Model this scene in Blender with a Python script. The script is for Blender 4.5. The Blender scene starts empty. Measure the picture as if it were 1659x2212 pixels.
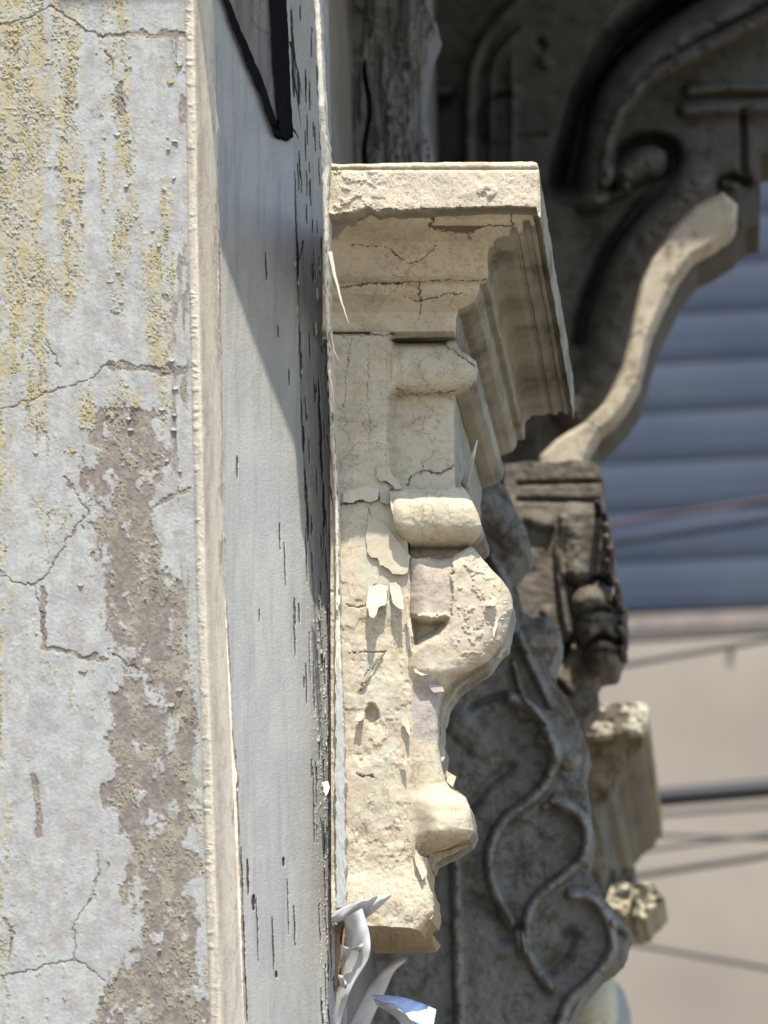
import bpy, bmesh, math, random
import numpy as np
from mathutils import Vector, Matrix
random.seed(7)
rng = np.random.default_rng(11)
S = bpy.context.scene
COL = S.collection

# ------------------------------------------------------------------ camera
F = 7680.0; CU, CV = 829.5, 1106.0                      # focal length and centre on a 1659 x 2212 sheet
CAM = np.array([0.0, 0.0, 1.6])
yw = np.array([749.5, 1794.0, F]); yw /= np.linalg.norm(yw)   # facade direction seen from the camera
zx = -870.0
zw = np.array([zx, (-F*F - zx*749.5)/1794.0, F]); zw /= np.linalg.norm(zw)
xw = np.cross(yw, zw)
if xw[0] < 0: xw = -xw
RIGHT = np.array([xw[0], yw[0], zw[0]]); DOWN = np.array([xw[1], yw[1], zw[1]]); FWD = np.array([xw[2], yw[2], zw[2]])
cd = bpy.data.cameras.new('camera'); cam = bpy.data.objects.new('camera', cd); COL.objects.link(cam)
m = Matrix.Identity(4)
for i in range(3):
    m[i][0] = RIGHT[i]; m[i][1] = -DOWN[i]; m[i][2] = -FWD[i]; m[i][3] = CAM[i]
cam.matrix_world = m
cd.sensor_fit = 'VERTICAL'; cd.sensor_height = 36.0; cd.lens = 36.0*F/2212.0
cd.clip_start = 0.05; cd.clip_end = 500
cd.dof.use_dof = True; cd.dof.focus_distance = 4.05; cd.dof.aperture_fstop = 7.0
S.camera = cam

def P(u, v, Y):
    u = np.asarray(u, float); v = np.asarray(v, float); Y = np.asarray(Y, float)
    a = (u-CU)/F; b = (v-CV)/F
    r = a[..., None]*RIGHT + b[..., None]*DOWN + FWD
    t = (Y - CAM[1])/r[..., 1]
    return CAM + r*t[..., None]

# ------------------------------------------------------------------ light
SUN = np.array([-0.13, 0.526, -1.0]); SUN /= np.linalg.norm(SUN)
ld = bpy.data.lights.new('sun', 'SUN'); sun = bpy.data.objects.new('sun', ld); COL.objects.link(sun)
ld.energy = 3.1; ld.angle = math.radians(0.5); ld.color = (1.0, 0.94, 0.845)
sun.rotation_euler = Vector(SUN).to_track_quat('-Z', 'Y').to_euler(); sun.location = (0, 0, 12)
w = bpy.data.worlds.new('World'); S.world = w; w.use_nodes = True
nt = w.node_tree; bg = nt.nodes['Background']
sky = nt.nodes.new('ShaderNodeTexSky'); sky.sky_type = 'NISHITA'; sky.sun_disc = False
sky.sun_elevation = math.asin(-SUN[2]); sky.sun_rotation = math.atan2(-SUN[0], -SUN[1])
nt.links.new(sky.outputs[0], bg.inputs[0]); bg.inputs[1].default_value = 0.14
S.view_settings.view_transform = 'Standard'; S.view_settings.look = 'None'
S.view_settings.exposure = 1.2; S.view_settings.gamma = 1.0
S.cycles.max_bounces = 8; S.cycles.diffuse_bounces = 5

# ------------------------------------------------------------------ helpers
def lin(c):
    c = np.asarray(c, float)/255.0
    return np.where(c <= 0.04045, c/12.92, ((c+0.055)/1.055)**2.4)
K = 1.25
def alb(r, g, b, k=K): return lin((r, g, b))/k

def hsh(ix, iy, seed):
    h = (ix.astype(np.int64)*374761393 + iy.astype(np.int64)*668265263 + seed*1442695041) & 0xffffffff
    h = ((h ^ (h >> 13))*1274126177) & 0xffffffff
    h = h ^ (h >> 16)
    return (h & 0xffffff)/float(0xffffff)
def vnoise(x, y, seed=0):
    ix = np.floor(x); iy = np.floor(y); fx = x-ix; fy = y-iy
    fx = fx*fx*fx*(fx*(fx*6-15)+10); fy = fy*fy*fy*(fy*(fy*6-15)+10)
    a = hsh(ix, iy, seed); b = hsh(ix+1, iy, seed); c = hsh(ix, iy+1, seed); d = hsh(ix+1, iy+1, seed)
    return (a+(b-a)*fx)*(1-fy) + (c+(d-c)*fx)*fy
def fbm(x, y, seed=0, o=5, g=0.55):
    s = 0; a = 1; t = 0
    for i in range(o):
        s = s + a*vnoise(x*2.03**i+i*17.3, y*2.03**i-i*9.1, seed+i*31); t += a; a *= g
    return s/t
def voro(x, y, seed=0):
    ix = np.floor(x); iy = np.floor(y)
    f1 = np.full(x.shape, 9.0); f2 = np.full(x.shape, 9.0)
    for dx in (-1, 0, 1):
        for dy in (-1, 0, 1):
            cx = ix+dx; cy = iy+dy
            px = cx+hsh(cx, cy, seed); py = cy+hsh(cx, cy, seed+77)
            d = np.hypot(px-x, py-y)
            f2 = np.minimum(f2, np.maximum(f1, d)); f1 = np.minimum(f1, d)
    return f1, f2
def sst(a, b, x):
    t = np.clip((x-a)/(b-a), 0, 1); return t*t*(3-2*t)
def mix(a, b, t): return a + (b-a)*t[..., None]
def pdist(U, V, pts, closed=False):
    pts = np.asarray(pts, float); n = len(pts)
    best = np.full(U.shape, 1e9)
    for i in range(n if closed else n-1):
        ax, ay = pts[i]; bx, by = pts[(i+1) % n]
        dx, dy = bx-ax, by-ay; L = dx*dx+dy*dy+1e-12
        t = np.clip(((U-ax)*dx+(V-ay)*dy)/L, 0, 1)
        best = np.minimum(best, np.hypot(U-(ax+t*dx), V-(ay+t*dy)))
    return best
def pnear(U, V, pts):
    pts = np.asarray(pts, float); n = len(pts)
    best = np.full(U.shape, 1e9); ou = U.copy(); ov = V.copy()
    for i in range(n):
        ax, ay = pts[i]; bx, by = pts[(i+1) % n]
        dx, dy = bx-ax, by-ay; L = dx*dx+dy*dy+1e-12
        t = np.clip(((U-ax)*dx+(V-ay)*dy)/L, 0, 1)
        cx = ax+t*dx; cy = ay+t*dy; d = np.hypot(U-cx, V-cy)
        k = d < best; best[k] = d[k]; ou[k] = cx[k]; ov[k] = cy[k]
    return ou, ov
def inpoly(U, V, pts):
    pts = np.asarray(pts, float); n = len(pts); r = np.zeros(U.shape, bool)
    for i in range(n):
        ax, ay = pts[i]; bx, by = pts[(i+1) % n]
        if ay == by: continue
        c = ((ay > V) != (by > V)) & (U < (bx-ax)*(V-ay)/(by-ay)+ax)
        r ^= c
    return r
def wob(pts, amp=4.0, step=9.0, seed=1, closed=False):
    """resample a traced line and give it an uneven hand-broken course"""
    pts = [np.array(p, float) for p in pts]
    if closed: pts = pts+[pts[0]]
    out = []
    for i in range(len(pts)-1):
        a, b = pts[i], pts[i+1]; L = np.hypot(*(b-a)); n = max(1, int(L/step))
        for k in range(n): out.append(a+(b-a)*k/n)
    if not closed: out.append(pts[-1])
    out = np.array(out); s = np.arange(len(out))*1.0
    out[:, 0] += amp*(fbm(s*0.45, s*0+seed*3.7, seed)-0.5)*2
    out[:, 1] += amp*(fbm(s*0.45, s*0+seed*5.1, seed+5)-0.5)*2
    return out
def spline(pts, n=10):
    pts = [np.array(p, float) for p in pts]; out = []
    q = [2*pts[0]-pts[1]]+pts+[2*pts[-1]-pts[-2]]
    for i in range(1, len(q)-2):
        for k in range(n):
            t = k/n; p0, p1, p2, p3 = q[i-1:i+3]
            out.append(0.5*((2*p1)+(-p0+p2)*t+(2*p0-5*p1+4*p2-p3)*t*t+(-p0+3*p1-3*p2+p3)*t**3))
    out.append(pts[-1]); return np.array(out)

# ------------------------------------------------------------------ things
def prop(o, label=None, cat=None, group=None, kind=None):
    for k, v in (('label', label), ('category', cat), ('group', group), ('kind', kind)):
        if v: o[k] = v
    return o
def thing(name, loc, label, cat, group=None):
    o = bpy.data.objects.new(name, None); COL.objects.link(o); o.location = [float(c) for c in loc]
    o.empty_display_size = 0.05
    return prop(o, label, cat, group)
ROOTLOC = {}
def absloc(o):
    l = Vector((0, 0, 0))
    while o: l += o.location; o = o.parent
    return l
def mk(name, verts, faces, mat, parent=None, col=None, smooth=True, loc=None):
    """verts in world metres"""
    verts = np.asarray(verts, float)
    base = np.array(absloc(parent)) if parent else np.zeros(3)
    own = np.zeros(3) if parent else (np.array(loc, float) if loc is not None else np.array([verts[:, 0].mean(), verts[:, 1].mean(), verts[:, 2].min()]))
    me = bpy.data.meshes.new(name)
    faces_n = [len(f) for f in faces] if isinstance(faces, list) else None
    vv = verts-base-own
    if faces_n is None:
        nf = len(faces); k = faces.shape[1]
        me.vertices.add(len(vv)); me.vertices.foreach_set('co', vv.ravel())
        me.loops.add(nf*k); me.loops.foreach_set('vertex_index', faces.ravel().astype(np.int32))
        me.polygons.add(nf); me.polygons.foreach_set('loop_start', np.arange(0, nf*k, k, dtype=np.int32))
        me.update(calc_edges=True)
    else:
        me.from_pydata([tuple(p) for p in vv], [], faces)
    me.validate()
    if col is not None:
        a = me.color_attributes.new('Col', 'FLOAT_COLOR', 'POINT')
        c = np.ones((len(vv), 4)); c[:, :3] = np.clip(col, 0, 1); a.data.foreach_set('color', c.ravel())
    if smooth: me.polygons.foreach_set('use_smooth', np.ones(len(me.polygons), bool))
    me.materials.append(mat)
    o = bpy.data.objects.new(name, me); COL.objects.link(o)
    if parent: o.parent = parent
    else: o.location = own
    return o

def attr_mat(name, rough=0.85, bscale=260, bstr=0.25, bdist=0.002, var=0.18, stretch=(1, 1, 1), crq=0.0, cscale=45):
    mt = bpy.data.materials.new(name); mt.use_nodes = True; n = mt.node_tree.nodes; l = mt.node_tree.links
    b = n['Principled BSDF']; b.inputs['Roughness'].default_value = rough
    b.inputs['Specular IOR Level'].default_value = 0.25
    a = n.new('ShaderNodeAttribute'); a.attribute_name = 'Col'
    g = n.new('ShaderNodeNewGeometry'); mp = n.new('ShaderNodeMapping'); mp.inputs['Scale'].default_value = stretch
    l.new(g.outputs['Position'], mp.inputs['Vector'])
    n1 = n.new('ShaderNodeTexNoise'); n1.inputs['Scale'].default_value = bscale; n1.inputs['Detail'].default_value = 8
    n1.inputs['Roughness'].default_value = 0.65
    n2 = n.new('ShaderNodeTexNoise'); n2.inputs['Scale'].default_value = bscale*0.22; n2.inputs['Detail'].default_value = 6
    l.new(mp.outputs[0], n1.inputs['Vector']); l.new(mp.outputs[0], n2.inputs['Vector'])
    mr = n.new('ShaderNodeMapRange'); mr.inputs['From Min'].default_value = 0.3; mr.inputs['From Max'].default_value = 0.7
    mr.inputs['To Min'].default_value = 1-var; mr.inputs['To Max'].default_value = 1+var
    ad = n.new('ShaderNodeMath'); ad.operation = 'ADD'; l.new(n1.outputs['Fac'], ad.inputs[0]); l.new(n2.outputs['Fac'], ad.inputs[1])
    hf = n.new('ShaderNodeMath'); hf.operation = 'MULTIPLY'; hf.inputs[1].default_value = 0.5; l.new(ad.outputs[0], hf.inputs[0])
    l.new(hf.outputs[0], mr.inputs['Value'])
    mx = n.new('ShaderNodeMix'); mx.data_type = 'RGBA'; mx.blend_type = 'MULTIPLY'; mx.inputs[0].default_value = 1
    l.new(a.outputs['Color'], mx.inputs[6]); l.new(mr.outputs[0], mx.inputs[7]); l.new(mx.outputs[2], b.inputs['Base Color'])
    if crq:
        wn = n.new('ShaderNodeTexNoise'); wn.inputs['Scale'].default_value = cscale*1.3; wn.inputs['Detail'].default_value = 4
        l.new(g.outputs['Position'], wn.inputs['Vector'])
        vm = n.new('ShaderNodeVectorMath'); vm.operation = 'MULTIPLY_ADD'; vm.inputs[1].default_value = (0.035*45/cscale,)*3
        l.new(wn.outputs['Color'], vm.inputs[0]); l.new(g.outputs['Position'], vm.inputs[2])
        vo = n.new('ShaderNodeTexVoronoi'); vo.feature = 'DISTANCE_TO_EDGE'; vo.inputs['Scale'].default_value = cscale; l.new(vm.outputs[0], vo.inputs['Vector'])
        n3 = n.new('ShaderNodeTexNoise'); n3.inputs['Scale'].default_value = cscale*0.35; n3.inputs['Detail'].default_value = 3; l.new(g.outputs['Position'], n3.inputs['Vector'])
        wdn = n.new('ShaderNodeMapRange'); wdn.inputs['From Min'].default_value = 0.45; wdn.inputs['From Max'].default_value = 0.68; wdn.inputs['To Min'].default_value = 0.0; wdn.inputs['To Max'].default_value = 0.04
        l.new(n3.outputs['Fac'], wdn.inputs['Value'])
        lt = n.new('ShaderNodeMath'); lt.operation = 'LESS_THAN'; l.new(vo.outputs['Distance'], lt.inputs[0]); l.new(wdn.outputs[0], lt.inputs[1])
        mm = n.new('ShaderNodeMath'); mm.operation = 'MULTIPLY'; mm.inputs[1].default_value = crq; l.new(lt.outputs[0], mm.inputs[0])
        m3 = n.new('ShaderNodeMix'); m3.data_type = 'RGBA'; m3.blend_type = 'MULTIPLY'; m3.inputs[7].default_value = (.45, .36, .26, 1)
        l.new(mm.outputs[0], m3.inputs[0]); l.new(mx.outputs[2], m3.inputs[6]); l.new(m3.outputs[2], b.inputs['Base Color'])
    bp = n.new('ShaderNodeBump'); bp.inputs['Strength'].default_value = bstr; bp.inputs['Distance'].default_value = bdist
    l.new(hf.outputs[0], bp.inputs['Height']); l.new(bp.outputs[0], b.inputs['Normal'])
    return mt
def flat_mat(name, c, rough=0.7, c2=None, scale=8, bump=0.0, metal=0, stretch=(1, 1, 1)):
    mt = bpy.data.materials.new(name); mt.use_nodes = True; n = mt.node_tree.nodes; l = mt.node_tree.links
    b = n['Principled BSDF']; b.inputs['Roughness'].default_value = rough; b.inputs['Metallic'].default_value = metal
    c = np.asarray(c, float); c2 = c*0.75 if c2 is None else np.asarray(c2, float)
    g = n.new('ShaderNodeNewGeometry'); mp = n.new('ShaderNodeMapping'); mp.inputs['Scale'].default_value = stretch
    l.new(g.outputs['Position'], mp.inputs['Vector'])
    t = n.new('ShaderNodeTexNoise'); t.inputs['Scale'].default_value = scale; t.inputs['Detail'].default_value = 8
    l.new(mp.outputs[0], t.inputs['Vector'])
    r = n.new('ShaderNodeValToRGB'); r.color_ramp.elements[0].position = 0.35; r.color_ramp.elements[1].position = 0.65
    r.color_ramp.elements[0].color = (*c2, 1); r.color_ramp.elements[1].color = (*c, 1)
    l.new(t.outputs['Fac'], r.inputs[0]); l.new(r.outputs[0], b.inputs['Base Color'])
    if bump:
        bp = n.new('ShaderNodeBump'); bp.inputs['Strength'].default_value = bump; bp.inputs['Distance'].default_value = 0.003
        l.new(t.outputs['Fac'], bp.inputs['Height']); l.new(bp.outputs[0], b.inputs['Normal'])
    return mt

def patch(name, poly, yfn, cfn, mat, parent=None, step=2.0, yend=None, skirt=8, disp=0.0, loc=None, skirtcol=None, skirtnoise=0.0015):
    """a relief: front surface over a traced outline at real depth yfn(U,V), sides run straight back along the facade to yend"""
    poly = np.asarray(poly, float)
    u0, v0 = poly.min(0)-step*1.5; u1, v1 = poly.max(0)+step*1.5
    us = np.arange(u0, u1+step, step); vs = np.arange(v0, v1+step, step)
    U, V = np.meshgrid(us, vs); ins = inpoly(U, V, poly)
    cell = ins[:-1, :-1] | ins[1:, :-1] | ins[:-1, 1:] | ins[1:, 1:]
    used = np.zeros(U.shape, bool)
    used[:-1, :-1] |= cell; used[1:, :-1] |= cell; used[:-1, 1:] |= cell; used[1:, 1:] |= cell
    out = used & ~ins
    nu, nv = pnear(U[out], V[out], poly); U = U.copy(); V = V.copy(); U[out] = nu; V[out] = nv
    idx = -np.ones(U.shape, int); idx[used] = np.arange(used.sum())
    Uu = U[used]; Vu = V[used]
    Y = yfn(Uu, Vu)
    C = cfn(Uu, Vu, Y)
    co = P(Uu, Vu, Y)
    jj, ii = np.nonzero(cell)
    q = np.stack([idx[jj, ii], idx[jj+1, ii], idx[jj+1, ii+1], idx[jj, ii+1]], 1)
    verts = [co]; cols = [C]; fs = [q]
    if yend is not None:
        e = np.concatenate([q[:, [0, 1]], q[:, [1, 2]], q[:, [2, 3]], q[:, [3, 0]]])
        key = e[:, 0].astype(np.int64)*len(co)+e[:, 1]; rk = e[:, 1].astype(np.int64)*len(co)+e[:, 0]
        be = e[~np.isin(key, rk)]
        bv = np.unique(be); mp = {int(k): i for i, k in enumerate(bv)}
        be = np.array([[mp[int(a)], mp[int(b)]] for a, b in be])
        B = co[bv]; nb = len(bv); prev = bv; off = len(co)
        yb = Y[bv]
        if yend < 1: yend = yb+yend
        for s in range(1, skirt+1):
            t = (s/skirt)**1.3
            R = B.copy(); R[:, 1] = yb+(yend-yb)*t
            nz = (fbm(R[:, 1]*28+3, R[:, 2]*55, 5)-0.5)*skirtnoise*2
            R[:, 0] += nz; R[:, 2] += nz*0.7
            verts.append(R)
            if skirtcol is None:
                q1 = fbm(R[:, 1]*9+R[:, 0]*20, R[:, 2]*16, 61); q2 = fbm(R[:, 1]*50, R[:, 2]*70, 63)
                cc = np.median(C, axis=0)*(0.55+0.55*q1+0.35*(q2-.3))[:, None]
            else: cc = skirtcol(Uu[bv], Vu[bv], R)
            cols.append(cc); cur = off+np.arange(nb); off += nb
            a = prev[be[:, 0]]; b = prev[be[:, 1]]; c = cur[be[:, 1]]; d = cur[be[:, 0]]
            fs.append(np.stack([b, a, d, c], 1)); prev = cur
    return mk(name, np.concatenate(verts), np.concatenate(fs), mat, parent, np.concatenate(cols), True, loc)

def tube(name, pts, r, mat, parent=None, n=10, col=None, closed=False, loc=None, flat=1.0):
    pts = np.asarray(pts, float); m_ = len(pts); r = np.broadcast_to(np.asarray(r, float), (m_,))
    T = np.gradient(pts, axis=0); T /= np.linalg.norm(T, axis=1)[:, None]+1e-12
    ref = np.array([0, 1.0, 0]) if abs(T[:, 1]).mean() < 0.8 else np.array([0, 0, 1.0])
    A = np.cross(T, ref); A /= np.linalg.norm(A, axis=1)[:, None]; B = np.cross(T, A)
    ang = np.linspace(0, 2*math.pi, n, endpoint=False)
    V = (pts[:, None, :] + r[:, None, None]*(np.cos(ang)[None, :, None]*A[:, None, :] + flat*np.sin(ang)[None, :, None]*B[:, None, :])).reshape(-1, 3)
    fs = []
    for i in range(m_-1):
        for k in range(n):
            k2 = (k+1) % n; fs.append((i*n+k, i*n+k2, (i+1)*n+k2, (i+1)*n+k))
    fs.append(tuple(range(n))[::-1]); fs.append(tuple((m_-1)*n+k for k in range(n)))
    c = None if col is None else np.broadcast_to(np.asarray(col, float), (len(V), 3))
    return mk(name, V, fs, mat, parent, c, True, loc)

def box(name, a, b, mat, parent=None, bev=0.0, loc=None):
    bm = bmesh.new(); bmesh.ops.create_cube(bm, size=1)
    for v in bm.verts:
        v.co = Vector([(a[i]+b[i])/2 + v.co[i]*(b[i]-a[i]) for i in range(3)])
    if bev: bmesh.ops.bevel(bm, geom=list(bm.edges), offset=bev, segments=2, affect='EDGES')
    vs = [tuple(v.co) for v in bm.verts]; fs = [tuple(x.index for x in f.verts) for f in bm.faces]; bm.free()
    return mk(name, vs, fs, mat, parent, None, False, loc if loc is not None else ((a[0]+b[0])/2, (a[1]+b[1])/2, a[2]))

def flake(name, poly, y0, curl, mat, parent, col, th=0.0014, seed=1, axis='v', amp=2.0):
    """a thin curled chip of paint; y0 at its root (top), curl metres toward the viewer at its tip"""
    p = wob(poly, amp*1.5, 3.5, seed, True); step = 2.0
    v0, v1 = p[:, 1].min(), p[:, 1].max(); u0, u1 = p[:, 0].min(), p[:, 0].max()
    def yf(U, V):
        t = (V-v0)/(v1-v0) if axis == 'v' else (U-u0)/(u1-u0)
        return y0-0.0012-curl*t**1.7-0.0012*(fbm(U/14, V/14, seed)-0.5)
    c0 = np.asarray(col)
    def cf(U, V, Y): return c0*(0.9+0.2*fbm(U/20, V/20, seed+3))[:, None]
    us = np.arange(u0-step, u1+2*step, step); vs = np.arange(v0-step, v1+2*step, step)
    U, V = np.meshgrid(us, vs); ins = inpoly(U, V, p)
    cell = ins[:-1, :-1] | ins[1:, :-1] | ins[:-1, 1:] | ins[1:, 1:]
    used = np.zeros(U.shape, bool)
    used[:-1, :-1] |= cell; used[1:, :-1] |= cell; used[:-1, 1:] |= cell; used[1:, 1:] |= cell
    out = used & ~ins; nu, nv = pnear(U[out], V[out], p); U[out] = nu; V[out] = nv
    idx = -np.ones(U.shape, int); idx[used] = np.arange(used.sum()); Uu = U[used]; Vu = V[used]
    Y = yf(Uu, Vu); A = P(Uu, Vu, Y); B = A.copy(); B[:, 1] += th; n = len(A)
    jj, ii = np.nonzero(cell)
    q = np.stack([idx[jj, ii], idx[jj+1, ii], idx[jj+1, ii+1], idx[jj, ii+1]], 1)
    e = np.concatenate([q[:, [0, 1]], q[:, [1, 2]], q[:, [2, 3]], q[:, [3, 0]]])
    key = e[:, 0]*n+e[:, 1]; rk = e[:, 1]*n+e[:, 0]; be = e[~np.isin(key, rk)]
    sk = np.stack([be[:, 1], be[:, 0], be[:, 0]+n, be[:, 1]+n], 1)
    fs = np.concatenate([q, q[:, ::-1]+n, sk]); c = cf(Uu, Vu, Y)
    return mk(name, np.concatenate([A, B]), fs, mat, parent, np.concatenate([c, c]), True)

# ------------------------------------------------------------------ materials
M_wall = attr_mat('peeling_wall_paint', 0.9, 330, 0.5, 0.003, 0.16)
M_stone = attr_mat('painted_stone', 0.85, 420, 0.2, 0.0013, 0.07, crq=0.45)
M_board = attr_mat('grey_board_paint', 0.7, 700, 0.22, 0.0012, 0.07, (1, 1, 0.7))
M_board.node_tree.nodes['Principled BSDF'].inputs['Specular IOR Level'].default_value = 0.08
M_dark = attr_mat('grimy_stucco', 0.9, 45, 0.22, 0.006, 0.14, crq=0.4, cscale=11)
M_slat = flat_mat('blue_grey_slats', lin((100, 113, 134))/3.2, 0.9, lin((84, 99, 126))/3.2, 1.2)
M_dark2 = attr_mat('smooth_grimy_stucco', 0.9, 20, 0.10, 0.006, 0.10, crq=0.3, cscale=7)
M_cable = flat_mat('black_cable', (0.012, 0.012, 0.014), 0.6)
M_cable2 = flat_mat('grey_cable', (0.07, 0.065, 0.06), 0.9)
M_black = flat_mat('black_metal', (0.008, 0.008, 0.010), 0.9, None, 60, 0.2); M_black.node_tree.nodes['Principled BSDF'].inputs['Specular IOR Level'].default_value = 0.06

# ================================================================== SETTING
gm = flat_mat('street_paving', (0.24, 0.20, 0.15), 0.9, (0.16, 0.14, 0.11), 3, 0.3)
g = mk('ground', [(-60, -60, 0), (60, -60, 0), (60, 90, 0), (-60, 90, 0)], [(0, 1, 2, 3)], gm, None, None, False, (0, 0, 0)); g['kind'] = 'structure'
fm = flat_mat('facade_render', (0.20, 0.18, 0.15), 0.9, (0.12, 0.11, 0.095), 5, 0.6)
fac = thing('old_building', (-2.5, 7, 0), 'grimy old building body rising behind the carved brackets', 'building')
box('wall', (-5.0, 4.12, 0.0), (-0.478, 7.6, 6.2), fm, fac)
def PX(u, v, Y): return P(np.array([u]), np.array([v]), np.array([Y]))[0]

# unseen slabs added above the frame to cast shade: front edges solved from where their shadow lines fall
def hit(u, v, Y, z):
    p = PX(u, v, Y); h = z-p[2]
    return p - SUN/SUN[2]*0 + np.array([-SUN[0], -SUN[1], -SUN[2]])/(-SUN[2])*h
bm_ = flat_mat('occluder_plaster', (0.30, 0.27, 0.22), 0.9, (0.2, 0.18, 0.15), 6, 0.4)
Z1 = 3.72
e1 = hit(470, 500, 3.82, Z1); e1b = hit(720, 1150, 3.97, Z1)
print('canopy edge', e1, e1b)
Z2 = 4.75
e2 = hit(1450, 538, 5.95, Z2); print('edge2', e2)
r1 = hit(1390, 1545, 6.25, Z1); print('gap test', r1, hit(1300, 1200, 5.7, Z1), hit(1300, 2150, 6.6, Z1))
occ1 = thing('occluder', (0, e1[1]+1, Z1), 'shallow balcony slab added unseen above to shade the carved cornice', 'occluder')
box('occluder_slab', (-0.60, e1[1], Z1), (0.62, 5.05, Z1+0.16), bm_, occ1, 0.004)
box('occluder_upstand', (0.50, e1[1]+0.02, Z1+0.163), (0.60, 5.03, Z1+0.95), bm_, occ1, 0.004)
occ2 = thing('occluder', (0, e2[1]+1, Z2), 'deeper balcony slab further along the facade added unseen to shade the scroll console', 'occluder')
box('occluder_slab', (-0.60, e2[1], Z2), (0.95, 9.0, Z2+0.16), bm_, occ2, 0.004)

# ================================================================== LEFT WALL
def wall_fields(U, V):
    wu = U+14*(fbm(U/30, V/30, 201)-0.5)+5*(fbm(U/7, V/7, 203)-0.5)
    wv = V+26*(fbm(U/30, V/30, 205)-0.5)+6*(fbm(U/7, V/7, 207)-0.5)
    # bare brown render band
    vs = [0, 860, 900, 960, 1040, 1120, 1200, 1300, 1420, 1500, 1600, 1700, 1800, 1900, 2000, 2080, 2140, 2230, 2400]
    lo = [0, 270, 235, 195, 180, 205, 225, 245, 262, 238, 235, 235, 262, 280, 292, 290, 215, 190, 180]
    hi = [0, 280, 320, 348, 320, 340, 345, 362, 392, 418, 424, 412, 420, 432, 436, 436, 430, 430, 430]
    L = np.interp(wv, vs, lo); H = np.interp(wv, vs, hi)
    band = np.minimum(wu-L, H-wu)/40.0; band = np.where(wv < 870, -1, band)
    nb = fbm(U/34, V/52, 21); nb2 = fbm(U/9, V/12, 23)
    bare = sst(-0.14, 0.26, np.clip(band, -1, .6)*0.9 + (nb-0.5)*2.6 + (nb2-0.5)*1.1 + 0.02)
    bare = bare*(band > -1.2)
    # seam beside the bead, joints and isolated chips
    seam = sst(0.52, 0.58, fbm(U/22, V/120, 31)+0.10*(nb2-0.5)) * sst(366, 378, wu)*sst(412, 402, wu)
    j = np.full(U.shape, 1e9)
    for l_, wd in (([(215, 78), (290, 74), (340, 72), (400, 78)], 6), ([(240, 792), (300, 795), (340, 803), (400, 800)], 10),
                   ([(335, 1090), (360, 1078), (405, 1062)], 5), ([(90, 1270), (95, 1340), (92, 1400), (150, 1412), (225, 1425)], 6),
                   ([(70, 1680), (85, 1740), (83, 1800)], 8), ([(222, 1700), (226, 1740)], 8), ([(20, 2080), (30, 2010), (10, 1990)], 4),
                   ([(355, 640), (360, 650)], 7), ([(255, 190), (262, 240)], 8)):
        j = np.minimum(j, pdist(wu, wv, l_)/wd)
    joint = sst(1.15, 0.75, j+(nb2-0.5)*0.9)
    bare = np.maximum(np.maximum(bare, seam*0.9), joint)
    # yellowed flaky patches, running down in streaks
    streak = fbm(U/17, V/150, 41, 4)
    yreg = np.maximum.reduce([sst(150, 60, U)*sst(1180, 700, V), sst(60, 0, U)*0.7,
        np.exp(-((U-150)/45)**2)*sst(760, 640, V)*0.9, np.exp(-((U-262)/38)**2)*sst(760, 640, V)*0.75,
        np.exp(-((U-345)/34)**2)*sst(330, 420, V)*sst(1050, 850, V)*0.8,
        np.exp(-((U-245)/85)**2-((V-890)/75)**2)*1.15, np.exp(-((U-110)/60)**2)*sst(1500, 1100, V)*0.35, np.full(U.shape, 0.26)])
    ynz = fbm(U/24, V/60, 51); yf = fbm(U/6, V/9, 53)
    yel = sst(0.50, 0.60, yreg*0.36 + streak*0.42 + ynz*0.42 + (yf-0.5)*0.30 - 0.12)
    och = sst(0.60, 0.72, fbm(U/13, V/32, 61)*0.60 + streak*0.25+yreg*0.22) * np.clip(yreg*1.6, 0, 1)
    cream = sst(0.44, 0.60, fbm(U/26, V/44, 71)*0.65+fbm(U/6, V/8, 73)*0.35)       # crumbs of old paint on the bare band
    ck = np.full(U.shape, 1e9)
    for k, (l_, wd) in enumerate((([(-20, 58), (20, 52), (50, 40), (75, 33), (108, 14), (130, 25), (165, 52), (215, 78)], 2.4),
              ([(-20, 885), (30, 878), (70, 862), (120, 842), (180, 822), (205, 812), (225, 792), (245, 792)], 2.2),
              ([(-20, 1240), (5, 1245), (30, 1257), (75, 1265), (105, 1240), (130, 1190), (170, 1130), (195, 1105), (170, 1070), (140, 1030)], 2.2),
              ([(-20, 2110), (60, 2098), (125, 2078), (160, 2070), (195, 2092), (240, 2135)], 1.8),
              ([(160, 2070), (160, 1990), (200, 1940), (212, 1880), (208, 1840)], 2.2), ([(75, 1265), (92, 1320), (95, 1400)], 2.0),
              ([(245, 1415), (280, 1440), (310, 1452)], 2.5), ([(100, 735), (118, 770), (130, 792)], 1.8), ([(230, 110), (245, 150)], 3.0))):
        ck = np.minimum(ck, pdist(U+9*(fbm(V/16, U/16, 90+k, 4, .7)-0.5)*2, V+9*(fbm(U/16, V/16, 95+k, 4, .7)-0.5)*2, l_)/(wd*(.1+1.6*fbm(U/18, V/18, 99))))
    crack = sst(1.3, 0.5, ck)
    return bare, yel, och, cream, crack
KW = 2.02
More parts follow.
